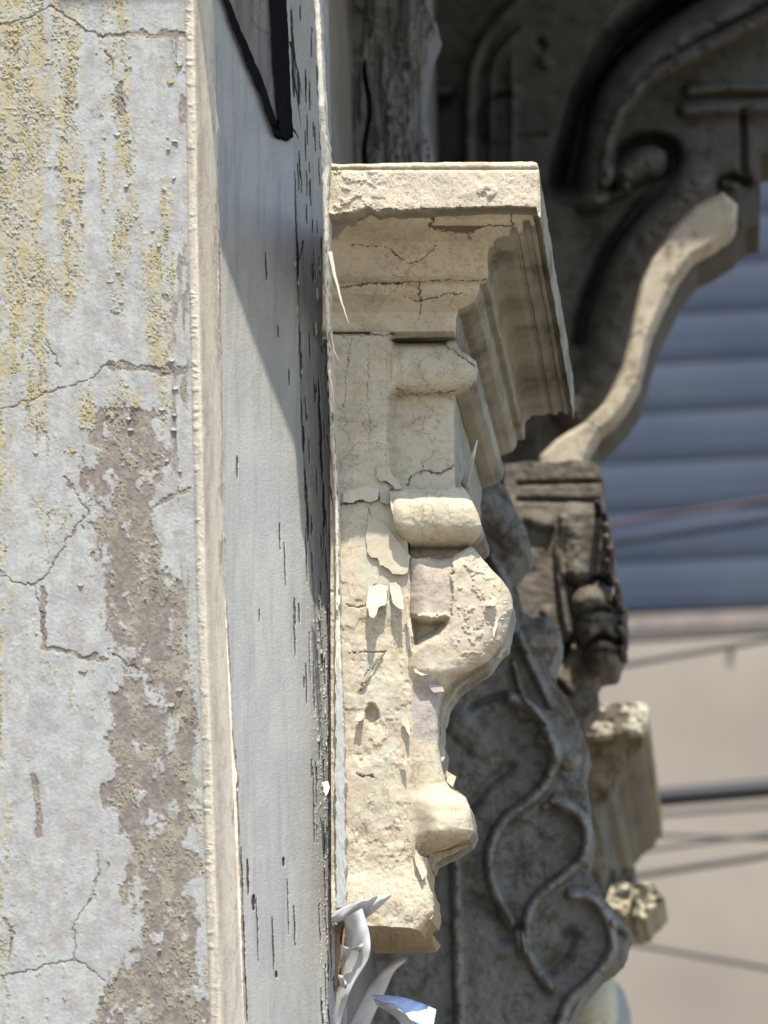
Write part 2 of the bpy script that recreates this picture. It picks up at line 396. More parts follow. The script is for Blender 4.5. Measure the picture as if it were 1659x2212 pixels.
def wall_uv(U, V):
    bare, yel, och, cream, crack = wall_fields(U, V)
    xb = np.interp(V, [0, 500, 1300, 2212], [398, 405, 424, 452]); xe = np.interp(V, [0, 280, 600, 1300, 2212], [458, 468, 471, 486, 527])
    n1 = fbm(U/40, V/40, 111); n2 = fbm(U/6, V/6, 113); n3 = fbm(U/3, V/3, 115, 3)
    lav = mix(alb(206, 206, 202, KW), alb(194, 193, 189, KW), sst(0.35, 0.65, n1)); lav = lav*(0.88+0.24*n2)[:, None]
    lav = mix(lav, np.broadcast_to(alb(210, 212, 202, KW), lav.shape), sst(0.5, 0.62, fbm(U/24, V/60, 117))*0.7)
    lav = mix(lav, np.broadcast_to(alb(190, 176, 164, KW), lav.shape), sst(0.52, 0.70, fbm(U/18, V/40, 119))*0.4)
    C = lav
    C = mix(C, mix(alb(212, 206, 180, KW), alb(202, 192, 164, KW), n2), yel*0.75)
    C = mix(C, np.broadcast_to(alb(206, 186, 130, KW), C.shape), och*0.6)
    brown = mix(alb(168, 157, 146, KW), alb(148, 137, 127, KW), sst(0.3, 0.7, fbm(U/10, V/10, 121)))
    crm = mix(alb(196, 188, 166, KW), alb(176, 166, 146, KW), n2)
    brown = mix(brown, crm, cream*0.85)
    C = mix(C, brown, bare)
    C = mix(C, np.broadcast_to(alb(140, 124, 108, KW), C.shape), crack*0.6)
    # relief: bare render lowest, paint coats proud of it, curling at their broken edges
    h = 0.0012*(1-bare) + 0.0006*yel*(1-bare) + 0.0006*cream*bare + 0.0012*(n1-0.5) + 0.0009*(n2-0.5)*(0.6+yel) + 0.0003*(n3-0.5)
    f1, f2 = voro(U/10+2*(n2-.5), V/13+2*(n2-.5), 131)
    chip = sst(0.13, 0.03, f2-f1)*sst(0.52, 0.60, fbm(U/26, V/40, 133)*0.6+np.maximum(yel, bare*cream)*0.28)
    h = h - 0.0012*chip
    lip = sst(0.62, 0.72, fbm(U/8, V/6, 135))*np.maximum(yel, cream*bare)
    h = h + 0.0015*lip*sst(.5, .62, fbm(U/30, V/30, 137))
    C = C*(1-0.25*chip)[:, None]
    h = h - 0.0012*crack
    # rounded corner bead
    uu = (U-xb)/(xe-xb)
    inb = sst(-0.02, 0.06, uu)
    prof = np.sqrt(np.clip(1-(2*np.clip(uu, 0, 1)-1)**2, 0, 1))
    jag = 0.0015*sst(0.58, 0.75, fbm(U/30, V/14, 141))*sst(0.45, 0.02, uu)
    hb = 0.010*prof + 0.0022*(fbm(U/22, V/60, 143)-0.5) + 0.0006*(n2-0.5) + jag
    h = h*(1-inb)+hb*inb
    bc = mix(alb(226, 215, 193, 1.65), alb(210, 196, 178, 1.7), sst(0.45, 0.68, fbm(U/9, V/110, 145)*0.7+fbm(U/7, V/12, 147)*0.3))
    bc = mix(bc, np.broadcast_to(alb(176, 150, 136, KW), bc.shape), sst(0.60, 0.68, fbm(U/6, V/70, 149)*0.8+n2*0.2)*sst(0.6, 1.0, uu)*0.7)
    bc = bc*(1+.45*sst(.4, .8, uu))[:, None]  # return painted lighter, standing in for light its grazing face misses
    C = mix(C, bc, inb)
    return 3.70-h+0.098*np.clip((uu-.30)/.68, 0, 1)**1.5, C
BW = 0
xe_line = [(458, -140), (458, 0), (464, 180), (470, 262), (473, 275), (468, 290), (470, 500), (474, 760), (480, 1000), (484, 1250), (497, 1490), (503, 1620), (512, 1680), (510, 1705), (516, 1850), (522, 2050), (528, 2212), (532, 2330)]
wp = [(-70, -140)]+[(p[0]-BW, p[1]) for p in wob(xe_line, 2.2, 7, 5)]+[(-70, 2330)]
def wsk(U, V, R):
    q = fbm(R[:, 1]*60, R[:, 2]*14, 145); q2 = fbm(R[:, 1]*120, R[:, 2]*150, 147)
    c = mix(alb(228, 220, 206, 1.5), alb(196, 180, 168, 1.5), sst(.45, .7, q))
    return mix(c, np.broadcast_to(alb(150, 128, 114, 1.5), c.shape), sst(.60, .66, q*.5+q2*.5)*.6)
wall = thing('stucco_wall', PX(200, 2330, 3.7)*np.array([1, 1, 0]), 'peeling white and yellowed stucco wall filling the left side with bare brown patches', 'wall')
_cache = {}
def wy(U, V): y, c = wall_uv(U, V); _cache['c'] = c; return y
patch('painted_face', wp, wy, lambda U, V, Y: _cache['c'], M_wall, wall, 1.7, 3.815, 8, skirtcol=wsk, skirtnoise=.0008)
M_wallfar = flat_mat('pale_wall_render', alb(205, 200, 195), 0.9, alb(170, 158, 145), 14, 0.6)
box('wall_body', (-3.2, 3.722, 0.0), (-0.66, 4.05, 5.6), M_wallfar, wall)

# loose chips standing off the wall
def chips(n, parent):
    for i in range(n):
        zone = random.random()
        if zone < 0.5: u = random.choice([random.uniform(0, 95), random.uniform(120, 190), random.uniform(235, 285), random.uniform(330, 392)]); v = random.uniform(60, 1000)
        else: v = random.uniform(900, 2190); u = random.uniform(160, 430)
        s = random.uniform(2.5, 7); k = random.randint(5, 7); a0 = random.random()*6
        pl = [(u+s*1.3*math.cos(a0+j*2*math.pi/k)*random.uniform(.6, 1.2), v+s*0.7*math.sin(a0+j*2*math.pi/k)*random.uniform(.6, 1.2)) for j in range(k)]
        c = [alb(206, 198, 168, 2.1), alb(200, 200, 194, 2.1), alb(200, 180, 125, 2.1)][random.choice([0, 0, 1, 1, 2])] if v < 1000 else alb(196, 186, 160, 2.1)
        flake('paint_chip', pl, 3.6992, random.uniform(.0008, .003), M_wall, parent, c, 0.0009, i+300, amp=1.5)
chips(45, wall)

# ================================================================== GREY BOARD (splayed timber jamb)
def bx(V, k):
    return {'L': np.interp(V, [-140, 0, 300, 1000, 1300, 2212, 2330], [448, 450, 458, 470, 478, 518, 524]),
            'S': np.interp(V, [-140, 0, 400, 900, 1110, 1500, 2212, 2330], [620, 624, 637, 651, 664, 692, 712, 716]),
            'R': np.interp(V, [-140, 0, 330, 450, 700, 1000, 1300, 1600, 1925, 2212, 2330], [688, 690, 697, 702, 704, 722, 728, 728, 721, 727, 730])}[k]
slits = []
r_ = random.Random(3)
for i in range(85):
    v = r_.uniform(-100, 1500); t = r_.random()**0.6
    slits.append((None, t, v, r_.uniform(6, 34), r_.uniform(0.4, 1.1)))
for i in range(42):
    v = r_.uniform(1100, 2300); t = r_.uniform(-1.3, 1.0)
    slits.append((None, t, v, r_.uniform(10, 60), r_.uniform(0.5, 1.1)))
fix = [(575, 575, 30, 1.4), (600, 715, 14, 1), (624, 815, 18, 1), (512, 1010, 26, 1.5), (706-70, 1360, 60, 1), (680-76, 1160, 30, 1), (535, 1895, 40, 2.4), (548, 1950, 18, 4.5), (612, 1862, 10, 3), (590, 2040, 60, 1.6),
       (597, 2105, 8, 3), (636, 2000, 45, 1.3), (556, 2010, 70, 1), (522, 1900, 70, 2.2), (527, 2050, 90, 2.2), (532, 2160, 50, 1.8), (508, 1650, 40, 1.8), (513, 1760, 40, 1.5), (622, 1960, 60, .8), (664, 1110, 60, 3.0), (660, 1050, 40, 2),
       (694, 960, 80, 3.2), (700, 1090, 50, 3.0), (640, 500, 130, 1.6), (643, 560, 40, 3), (648, 760, 60, 1.8), (652, 900, 40, 1.5), (633, 150, 60, 3), (645, 190, 36, 3), (630, 60, 40, 2), (655, 950, 30, 3), (690, 880, 60, 2.2), (560, 1330, 14, .8)]
def board_uv(U, V):
    L = bx(V, 'L'); Sx = bx(V, 'S'); R = bx(V, 'R')
    t = (U-L)/(R-L)
    Y = 3.82+0.18*np.clip(t, 0, 1.2)
    n1 = fbm(U/30, V/120, 151); n2 = fbm(U/2.2, V/3.2, 153, 3); n3 = fbm(U/4, V/90, 155)
    C = mix(alb(210, 208, 202, 1.72), alb(200, 200, 196, 1.72), sst(0.35, 0.65, n1)); C = C*(0.93+0.14*n2)[:, None]
    strip = sst(-2, 3, U-Sx)
    C = mix(C, C*0.9*np.array([1.0, .97, .93]), strip*sst(1500, 900, V))
    st = sst(0.58, 0.68, n3)*np.clip(strip*0.7+sst(1900, 2150, V)*0.5+0.15, 0, 1)
    C = mix(C, np.broadcast_to(alb(205, 198, 184, 1.85), C.shape), st*0.6)
    C = C*(0.955+0.09*fbm(U/1.8, V/160, 158, 3))[:, None]*(1-.10*sst(.55, .68, fbm(U/9, V/220, 160)))[:, None]
    h = 0.0007*(n2-0.5)+0.0016*(n3-0.5)*strip - 0.004*strip*0 
    Y = Y + 0.006*strip*sst(1600, 1200, V)
    cr = np.zeros(U.shape)
    wobu = 1.6*(fbm(U/50, V/26, 157)-0.5)*2
    def slit(u, v, hl, wd):
        k = (np.abs(V-v) < hl*1.1) & (np.abs(U-u) < 12)
        if not k.any(): return
        a = np.clip(1-((V[k]-v)/hl)**2, 0, 1)
        w_ = wd*np.sqrt(a)*(0.5+fbm(U[k]/40, V[k]/5, 159)); du = np.abs(U[k]-u-wobu[k]-(V[k]-v)*0.03)
        cr[k] = np.maximum(cr[k], sst(w_+1.0, w_*0.5, du)*(a > 0))
    for (_, t_, v, hl, wd) in slits:
        s_ = float(bx(np.array(v), 'S')); r__ = float(bx(np.array(v), 'R')); slit(s_+(r__-s_)*t_, v, hl, wd)
    for (u, v, hl, wd) in fix: slit(u, v, hl, wd)
    C = mix(C, np.broadcast_to(np.array([0.035, 0.028, 0.024]), C.shape), cr*0.93)
    # crumbs of cream paint low on the strip
    sp = sst(0.66, 0.72, fbm(U/3, V/9, 161, 4))*sst(1080, 1500, V)*sst(-30, 0, U-Sx)
    C = mix(C, np.broadcast_to(alb(232, 224, 200), C.shape), sp*0.8)
    return Y-h+0.0035*cr-0.0015*sp, C
vv = np.linspace(-140, 2330, 260)
bp_ = [(float(bx(np.array(v), 'L'))-16, v) for v in (-140, 2330)]
bpoly = [bp_[0]]+[(float(bx(np.array(v), 'R'))+1.8*float(fbm(np.array(v/9.0), np.array(0.3), 163)-0.5), v) for v in vv]+[bp_[1]]
_bc = {}
def by(U, V): y, c = board_uv(U, V); _bc['c'] = c; return y
jamb = thing('timber_jamb', PX(600, 2330, 3.9)*np.array([1, 1, 0]), 'pale grey painted timber jamb with black vertical splits between stucco and carved bracket', 'door jamb')
patch('painted_board', bpoly, by, lambda U, V, Y: _bc['c'], M_board, jamb, 1.3, 4.11, 3)
box('jamb_core', (-0.70, 4.00, 0.0), (-0.50, 4.115, 5.0), M_wallfar, jamb)
# bright flaking edge strip along the jamb, standing toward the street at the top
el = [(683, -140), (684, 0), (690, 120), (694, 230), (699, 300), (703, 360), (703, 440), (704, 520), (706, 600), (708, 700), (712, 800), (717, 900), (723, 1000), (727, 1100), (729, 1250), (730, 1400), (733, 1600), (735, 1750), (737, 1960)]
wdt = [9, 9, 9, 10, 13, 12, 9, 8, 8, 7, 7, 7, 6.5, 6, 7, 10, 15, 16, 17]
yy = [3.70, 3.70, 3.71, 3.72, 3.735, 3.75, 3.76, 3.77, 3.79, 3.82, 3.86, 3.89, 3.915, 3.925, 3.930, 3.930, 3.930, 3.930, 3.930]
el = np.array(el, float); sv = np.arange(-140, 1961, 3.0)
su = np.interp(sv, el[:, 1], el[:, 0]); sw = np.interp(sv, el[:, 1], wdt); sy = np.interp(sv, el[:, 1], yy)
lo_ = [(u-w_/1.0*(0.75+0.9*(fbm(np.array(v/16.), np.array(1.), 165)-.5))/1.4, v) for u, v, w_ in zip(su, sv, sw)]
hi_ = [(u+w_/1.0*(0.85+0.9*(fbm(np.array(v/13.), np.array(4.), 167)-.5))/1.4, v) for u, v, w_ in zip(su, sv, sw)]
epoly = [(float(a), float(b)) for a, b in lo_]+[(float(a), float(b)) for a, b in hi_[::-1]]
def ey(U, V):
    c = np.interp(V, sv, su); w_ = np.interp(V, sv, sw)
    return np.interp(V, sv, sy)+0.006*((U-c)/w_)**2*sst(1500, 1300, V)-0.0025*(fbm(U/5, V/26, 169)-0.5)
def ec(U, V, Y):
    C = mix(alb(232, 224, 206), alb(212, 206, 192), fbm(U/6, V/25, 171))
    C = mix(C, np.broadcast_to(alb(196, 200, 198, 1.7), C.shape), sst(1350, 1550, V)*0.85)
    g_ = sst(0.60, 0.68, fbm(U/4, V/18, 173))*sst(250, 500, V)*sst(1500, 1300, V)
    return mix(C, np.broadcast_to(np.array([0.07, 0.055, 0.04]), C.shape), g_*0.8)
patch('edge_strip', epoly, ey, ec, M_stone, jamb, 1.6, .035, 4)
# splinters lifting off the strip
def splinter(pts, ys, r, col, parent, name='splinter'):
    pts = np.array(pts, float); n = 14; t = np.linspace(0, 1, len(pts)); tt = np.linspace(0, 1, n)
    u = np.interp(tt, t, pts[:, 0]); v = np.interp(tt, t, pts[:, 1]); y = np.interp(tt, np.linspace(0, 1, len(ys)), ys)
    u = u+1.2*(np.array([random.random() for _ in tt])-.5)
    tube(name, P(u, v, y), np.linspace(1, 0.12, n)*r, M_stone, parent, 6, col, flat=0.5)
splinter([(712, 545), (722, 590), (737, 650), (754, 702)], [3.76, 3.74, 3.73], 0.0028, alb(216, 206, 182, 1.6), jamb)
splinter([(716, 560), (726, 610), (741, 655)], [3.765, 3.75, 3.735], 0.0018, alb(200, 180, 145, 1.6), jamb)
splinter([(712, 720), (722, 760), (734, 782)], [3.80, 3.79, 3.78], 0.0022, alb(180, 170, 148, 2), jamb)
splinter([(710, 800), (719, 850), (724, 900)], [3.85, 3.84, 3.84], 0.002, alb(180, 170, 148, 2), jamb)
for (a, b, c_, d_) in ((627, 90, 653, 208), (632, 150, 650, 275), (630, 60, 640, 180), (655, 520, 641, 580), (634, 280, 645, 302), (706, 940, 716, 1010), (712, 1050, 720, 1120), (660, 1060, 667, 1112)):
    splinter([(a, b), ((a+c_)/2+2, (b+d_)/2), (c_, d_)], [3.93, 3.925, 3.92], 0.0014, (0.05, 0.035, 0.02), jamb)
flake('lifted_chip', [(695, 1690), (708, 1688), (712, 1700), (704, 1722), (699, 1706)], 3.955, 0.007, M_stone, jamb, alb(235, 228, 210), seed=4)
flake('lifted_chip', [(498, 1690), (510, 1696), (514, 1706), (502, 1712)], 3.81, 0.012, M_stone, jamb, alb(228, 216, 196), seed=9)

for i in range(34):
    v = random.uniform(560, 2180); sN = float(bx(np.array(v), 'S')); rN = float(bx(np.array(v), 'R')); u = sN+(rN-sN)*random.uniform(-.1, .95); s_ = random.uniform(1.6, 3.6); L_ = random.uniform(2, 6)
    t_ = (u-float(bx(np.array(v), 'L')))/(rN-float(bx(np.array(v), 'L')))
    flake('paint_curl', [(u-s_*.6, v-s_*L_), (u+s_*.5, v-s_*L_*.8), (u+s_, v), (u+s_*.3, v+s_*L_*.7), (u-s_*.7, v+s_*.4)], 3.82+.18*t_+.002, random.uniform(.003, .009), M_board, jamb, alb(214, 210, 196, 1.9), .0009, 500+i, amp=.8)
# dark shutter leaf at the top of the jamb
shut = thing('window_shutter', PX(600, 300, 3.9), 'dark shutter corner with black iron stile at the top of the grey jamb', 'shutter')
def sh_y(d):
    def f(U, V):
        t = (U-bx(V, 'L'))/(bx(V, 'R')-bx(V, 'L')); return 3.82+0.18*t-d
    return f
def sc(base, k=0.3):
    base = np.asarray(base, float)
    return lambda U, V, Y: base*(1-k/2+k*fbm(U/5, V/200, 181))[:, None]
patch('panel', [(470, -130), (590, -130), (598, 262), (560, 165), (520, 70), (488, 0)], sh_y(0.006), sc((0.16, 0.14, 0.125), 0.9), M_dark, shut, 3, 3.93, 2)
patch('stile', wob([(572, -130), (612, -130), (626, 160), (634, 298), (620, 301), (604, 294), (590, 150), (582, 0)], 1.5, 8, 3, True), sh_y(0.010), sc((0.012, 0.012, 0.016)), M_black, shut, 3, 3.94, 2)
patch('bottom_rail', wob([(478, -20), (492, -6), (520, 62), (545, 120), (575, 190), (602, 278), (604, 296), (592, 288), (560, 200), (530, 130), (505, 62), (482, 0)], 3, 8, 6, True), sh_y(0.0105), sc((0.012, 0.011, 0.011)), M_black, shut, 3, 3.93, 2)
patch('bolt', wob([(600, 272), (606, 268), (609, 275), (604, 281)], .5, 3, 2, True), sh_y(0.014), sc((0.05, 0.05, 0.05)), M_black, shut, 1.5, 3.9, 1)

# ================================================================== CARVED BRACKET
def craq(U, V, s, seed):
    f1, f2 = voro(U/s+1.4*(fbm(U/12, V/12, seed)-.5)*2, V/s+1.4*(fbm(U/12, V/12, seed+2)-.5)*2, seed)
    return sst(0.05, 0.012, f2-f1)
br_cr = [([(709, 463), (800, 455), (860, 450), (940, 449), (1010, 448), (1090, 446), (1155, 444)], 1.6),
         ([(940, 449), (943, 460), (925, 489), (950, 497), (975, 500), (1008, 502), (1035, 493), (1060, 487), (1108, 489), (1103, 460), (1102, 446)], 2.0),
         ([(1008, 502), (1016, 515)], 1.2), ([(727, 622), (790, 612), (880, 610), (960, 606), (1050, 606)], 1.3), ([(760, 530), (830, 530), (880, 570), (915, 560), (940, 530)], 0.9),
         ([(870, 640), (910, 650), (935, 643), (975, 632), (1005, 636)], 1.1), ([(905, 612), (908, 650), (905, 690)], 0.9),
         ([(722, 722), (790, 724), (850, 722)], 1.6), ([(845, 733), (880, 738), (965, 736)], 2.5), ([(982, 1005), (955, 1022), (930, 1022), (912, 1015), (890, 1030), (880, 1050)], 1.6), ([(912, 1000), (912, 1015)], 1),
         ([(735, 1088), (780, 1082), (820, 1078), (850, 1055), (833, 1040)], 1.8), ([(855, 838), (880, 852), (960, 848), (985, 842)], 1.1), ([(953, 742), (975, 755), (995, 770), (1025, 790)], 1.4), ([(760, 725), (748, 800), (745, 880)], 1.1), ([(797, 740), (795, 850), (800, 930)], .9)]
def cracks(U, V, lines):
    d = np.full(U.shape, 1e9)
    for k, (l_, wd) in enumerate(lines):
        d = np.minimum(d, pdist(U+7*(fbm(V/12, U/12, 190+k, 4, .7)-.5)*2, V+7*(fbm(U/12, V/12, 195+k, 4, .7)-.5)*2, l_)/(wd*(.15+1.5*fbm(U/16, V/16, 199))))
    return sst(1.3, 0.4, d)
def sc_main(U, V, Y=None):
    n1 = fbm(U/50, V/50, 211); n2 = fbm(U/8, V/8, 213)
    C = mix(alb(224, 212, 182), alb(214, 203, 176), sst(.4, .6, n1))
    C = mix(C, np.broadcast_to(alb(206, 212, 190), C.shape), sst(0.48, 0.62, fbm(U/40, V/60, 215))*sst(950, 1100, V)*sst(900, 820, U)*0.4)
    bare = sst(0.47, 0.60, fbm(U/40, V/60, 217)*0.85+fbm(U/7, V/7, 219)*0.15)*sst(1180, 1260, V)
    C = mix(C, np.broadcast_to(alb(214, 200, 174), C.shape), bare*0.75)
    slab = sst(352, 356, V)*sst(450, 440, V)
    C = mix(C, np.broadcast_to(alb(222, 208, 184), C.shape), slab*sst(.4, .6, fbm(U/25, V/20, 221)))
    # bare grey-pink stone panels
    for c_, ru, rv, col in (((928, 1262), 47, 62, (206, 194, 174)), ((918, 1530), 28, 70, (196, 186, 174))):
        q = np.maximum(np.abs(U-c_[0])/ru, np.abs(V-c_[1])/rv)+0.5*(fbm(U/12, V/12, 223)-.5)
        C = mix(C, np.broadcast_to(alb(*col), C.shape), sst(1.03, .93, q))
    C = C*(0.92+0.16*n2)[:, None]
    # dirt in sheltered mouldings: a brown film with its own patches
    dirt = sst(0.52, 0.72, fbm(U/45, V/18, 225))
    C = mix(C, C*np.array([.82, .77, .68]), dirt*0.6)
    cr = cracks(U, V, br_cr)
    C = mix(C, np.broadcast_to(alb(95, 75, 50), C.shape), cr*0.85)
    cq = craq(U, V, 34, 227)*sst(470, 500, V)*sst(0.42, .55, fbm(U/60, V/60, 229)); C = C*(1-0.45*cq)[:, None]
    pit = sst(0.70, 0.76, fbm(U/4.5, V/5.5, 231, 3))*np.clip(sst(1780, 1900, V)+0.06*sst(1150, 1300, V), 0, 1)
    C = mix(C, C*np.array([.76, .68, .58]), pit*0.6)
    return C*np.array([.80, .793, .822])
def rough_h(U, V, a=1.0):
    n2 = fbm(U/34, V/34, 241, 4, .5); n3 = fbm(U/7, V/7, 243, 4); m_ = sst(.45, .6, fbm(U/40, V/40, 246))
    return a*(0.0050*(n2-0.5)+0.0010*(n3-0.5)*(.25+.5*m_+.7*sst(1780, 1860, V))+.0003*sst(.5, .56, fbm(U/18, V/18, 248)))
def rnd(d, r):
    t = np.clip(1-d/r, 0, 1); return r*(1-np.sqrt(np.clip(1-t*t, 0, 1)))*0.00052

sil = [(982, 722), (986, 742), (995, 758), (1012, 768), (1028, 780), (1031, 795), (1026, 820), (1008, 838), (984, 850), (980, 900), (981, 1003), (983, 1048)]
brk = thing('carved_bracket', PX(850, 2050, 3.98), 'sunlit cream carved stone bracket with square capital and flaking paint beside the grey jamb', 'bracket')
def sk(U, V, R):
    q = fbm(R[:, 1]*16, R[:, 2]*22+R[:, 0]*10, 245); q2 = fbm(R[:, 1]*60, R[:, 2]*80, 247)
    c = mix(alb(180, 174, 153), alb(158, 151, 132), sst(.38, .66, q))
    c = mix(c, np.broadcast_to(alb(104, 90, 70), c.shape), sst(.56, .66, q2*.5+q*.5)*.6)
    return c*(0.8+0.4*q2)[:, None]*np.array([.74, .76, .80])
# slab
slabp = wob([(697, 354), (720, 353), (735, 355), (900, 351), (1060, 350), (1150, 349), (1160, 352), (1164, 365), (1167, 400), (1167, 470), (1163, 466), (1158, 446), (1100, 444), (1000, 447), (860, 452), (835, 449), (815, 456), (795, 444), (780, 452), (760, 458), (697, 464)], 1.3, 6, 8, True)
def ys(U, V):
    y = 3.772+rnd(np.minimum(pdist(U, V, slabp[(slabp[:, 1] < 366)]), 99), 9)+rnd(pdist(U, V, [(1166, 340), (1166, 460)]), 12)*1.2
    y = y-rough_h(U, V, .8)-0.0022*sst(.55, .62, fbm(U/22, V/14, 247))*sst(850, 780, U)+0.0008*craq(U, V, 26, 249)
    y = y+0.004*sst(8, 5, np.hypot(U-1045, V-421))-0.002*sst(6, 3, np.abs(np.hypot((U-1052)/1.6, V-412)-9))
    return y
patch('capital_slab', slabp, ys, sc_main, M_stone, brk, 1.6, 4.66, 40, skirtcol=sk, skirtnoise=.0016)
# cracked plate of paint clinging under the slab
flake('paint_plate', [(940, 452), (1000, 450), (1100, 448), (1104, 470), (1106, 488), (1060, 486), (1030, 493), (1008, 501), (975, 499), (928, 490), (938, 468)], 3.805, -0.028, M_stone, brk, sc_main(np.array([1000.]), np.array([500.]))[0]*0.95, seed=12, amp=1)
# cyma mouldings
mp_ = [(697, 468), (900, 462), (1152, 450), (1156, 484), (1147, 487), (1143, 472), (1130, 475), (1129, 500), (1119, 502), (1115, 488), (1101, 493), (1099, 508), (1086, 509), (1074, 512), (1066, 520), (1066, 530), (1057, 533), (1053, 548), (1054, 600), (1050, 609), (1037, 612), (1035, 628), (1026, 648), (1008, 661), (989, 668), (985, 690), (984, 726), (697, 732)]
def ym(U, V):
    y = np.interp(V, [455, 480, 500, 520, 560, 596, 606, 612, 635, 655, 675, 700, 716, 722, 728], [3.80, 3.81, 3.838, 3.868, 3.886, 3.903, 3.912, 3.922, 3.926, 3.940, 3.952, 3.954, 3.957, 3.965, 3.972])
    y = y+rnd(pdist(U, V, mp_[2:-1]), 7)
    return y-rough_h(U, V, 0.45)+0.003*cracks(U, V, br_cr[:7])
patch('cyma_moulding', mp_, ym, sc_main, M_stone, brk, 1.8, 4.66, 50, skirtcol=sk, skirtnoise=.0016)
# left backing plate (proud), its paint flaking low down
uplate = lambda V: np.interp(V, [700, 840, 1040, 1056, 1100, 1160, 1230, 1330, 1420, 1560, 2000], [836, 836, 834, 850, 850, 868, 886, 884, 892, 890, 890])
# shaft with upper bead
shp = [(800, 716), (982, 716)]+sil[1:]+[(984, 1066), (800, 1066)]
def ysh(U, V):
    t = sst(835, 862, U); y = 3.952+0.034*t
    bul = np.clip(1-((V-795)/58)**2, 0, 1)**0.5*sst(832, 850, U)
    y = y-0.030*bul*t-0.006*bul
    y = y+rnd(pdist(U, V, sil), 10)*(1-0.0*bul)
    slot = sst(845, 852, U)*sst(968, 960, U)*sst(733, 736, V)*sst(752, 741, V)
    y = y+0.020*slot
    return y-rough_h(U, V, 0.45)+0.003*cracks(U, V, br_cr[8:])
patch('shaft', shp, ysh, sc_main, M_stone, brk, 1.8, 4.45, 14, skirtcol=sk)
plp = [(712, 722)]+[(float(uplate(np.array(v))), v) for v in range(722, 1050, 12)]+[(846, 1052), (852, 1075), (848, 1110), (862, 1140), (880, 1170), (886, 1260), (884, 1340), (890, 1420), (888, 1500), (888, 1900), (800, 1915), (716, 1935)]
def ypl(U, V):
    t = sst(0.50, 0.60, fbm(U/40, V/60, 217+40))*sst(1180, 1290, V)
    y = 3.950-0.0015*(1-t)-rough_h(U, V, 0.25+0.45*sst(1180, 1400, V)+0.3*sst(1780, 1860, V))
    y = y+rnd(np.abs(U-uplate(V)), 6)*sst(1180, 1100, V)
    y = y-0.012*sst(1680, 1800, V)*sst(1800, 1760, V)*0
    y = y+0.012*sst(18, 9, np.hypot((U-803), (V-1545)/1.6)+6*(fbm(U/8, V/8, 251)-.5))
    y = y+0.003*cracks(U, V, br_cr[11:12]+[([(833, 1405), (815, 1430), (790, 1455), (780, 1490)], 2.4), ([(750, 1305), (780, 1312), (800, 1300)], 1.4), ([(752, 1410), (800, 1408), (830, 1410)], 1.3), ([(770, 1673), (790, 1678), (806, 1675)], 2), ([(795, 1180), (797, 1150), (798, 1100)], 1.2)])
    return y
def cpl(U, V, Y):
    C = sc_main(U, V)
    c2 = cracks(U, V, [([(833, 1405), (815, 1430), (790, 1455), (780, 1490)], 2.0), ([(750, 1305), (780, 1312), (800, 1300)], 1.0), ([(752, 1410), (800, 1408), (830, 1410)], 1.0), ([(735, 1182), (760, 1184), (790, 1178)], .9), ([(770, 1673), (790, 1678), (806, 1675)], 1.6)])
    return mix(C, np.broadcast_to(alb(120, 98, 70), C.shape), c2*.8)
patch('backing_plate', plp, ypl, cpl, M_stone, brk, 1.6, 4.05, 4, skirtcol=sk)
# ring
rp = wob([(842, 1062), (851, 1056), (900, 1057), (940, 1056), (985, 1053), (999, 1051), (1008, 1062), (1020, 1084), (1032, 1108), (1040, 1132), (1039, 1152), (1028, 1166), (1018, 1178), (1020, 1205), (880, 1210), (886, 1175), (868, 1160), (852, 1136), (845, 1100)], 1.6, 8, 14, True)
def yr(U, V):
    a = 3.980-0.062*np.clip(1-np.abs((V-1110)/np.where(V < 1110, 64, 76))**2.3, 0, 1)**.6
    y = a+rnd(pdist(U, V, [(999, 1048), (1022, 1084), (1041, 1132), (1040, 1152), (1019, 1178)]), 26)*0.9
    y = y+rnd(pdist(U, V, [(846, 1050), (850, 1130), (880, 1170)]), 24)*.7*sst(930, 880, U)
    return y-rough_h(U, V, 0.8)
patch('lower_ring', rp, yr, sc_main, M_stone, brk, 1.6, 4.06, 12, skirtcol=sk)
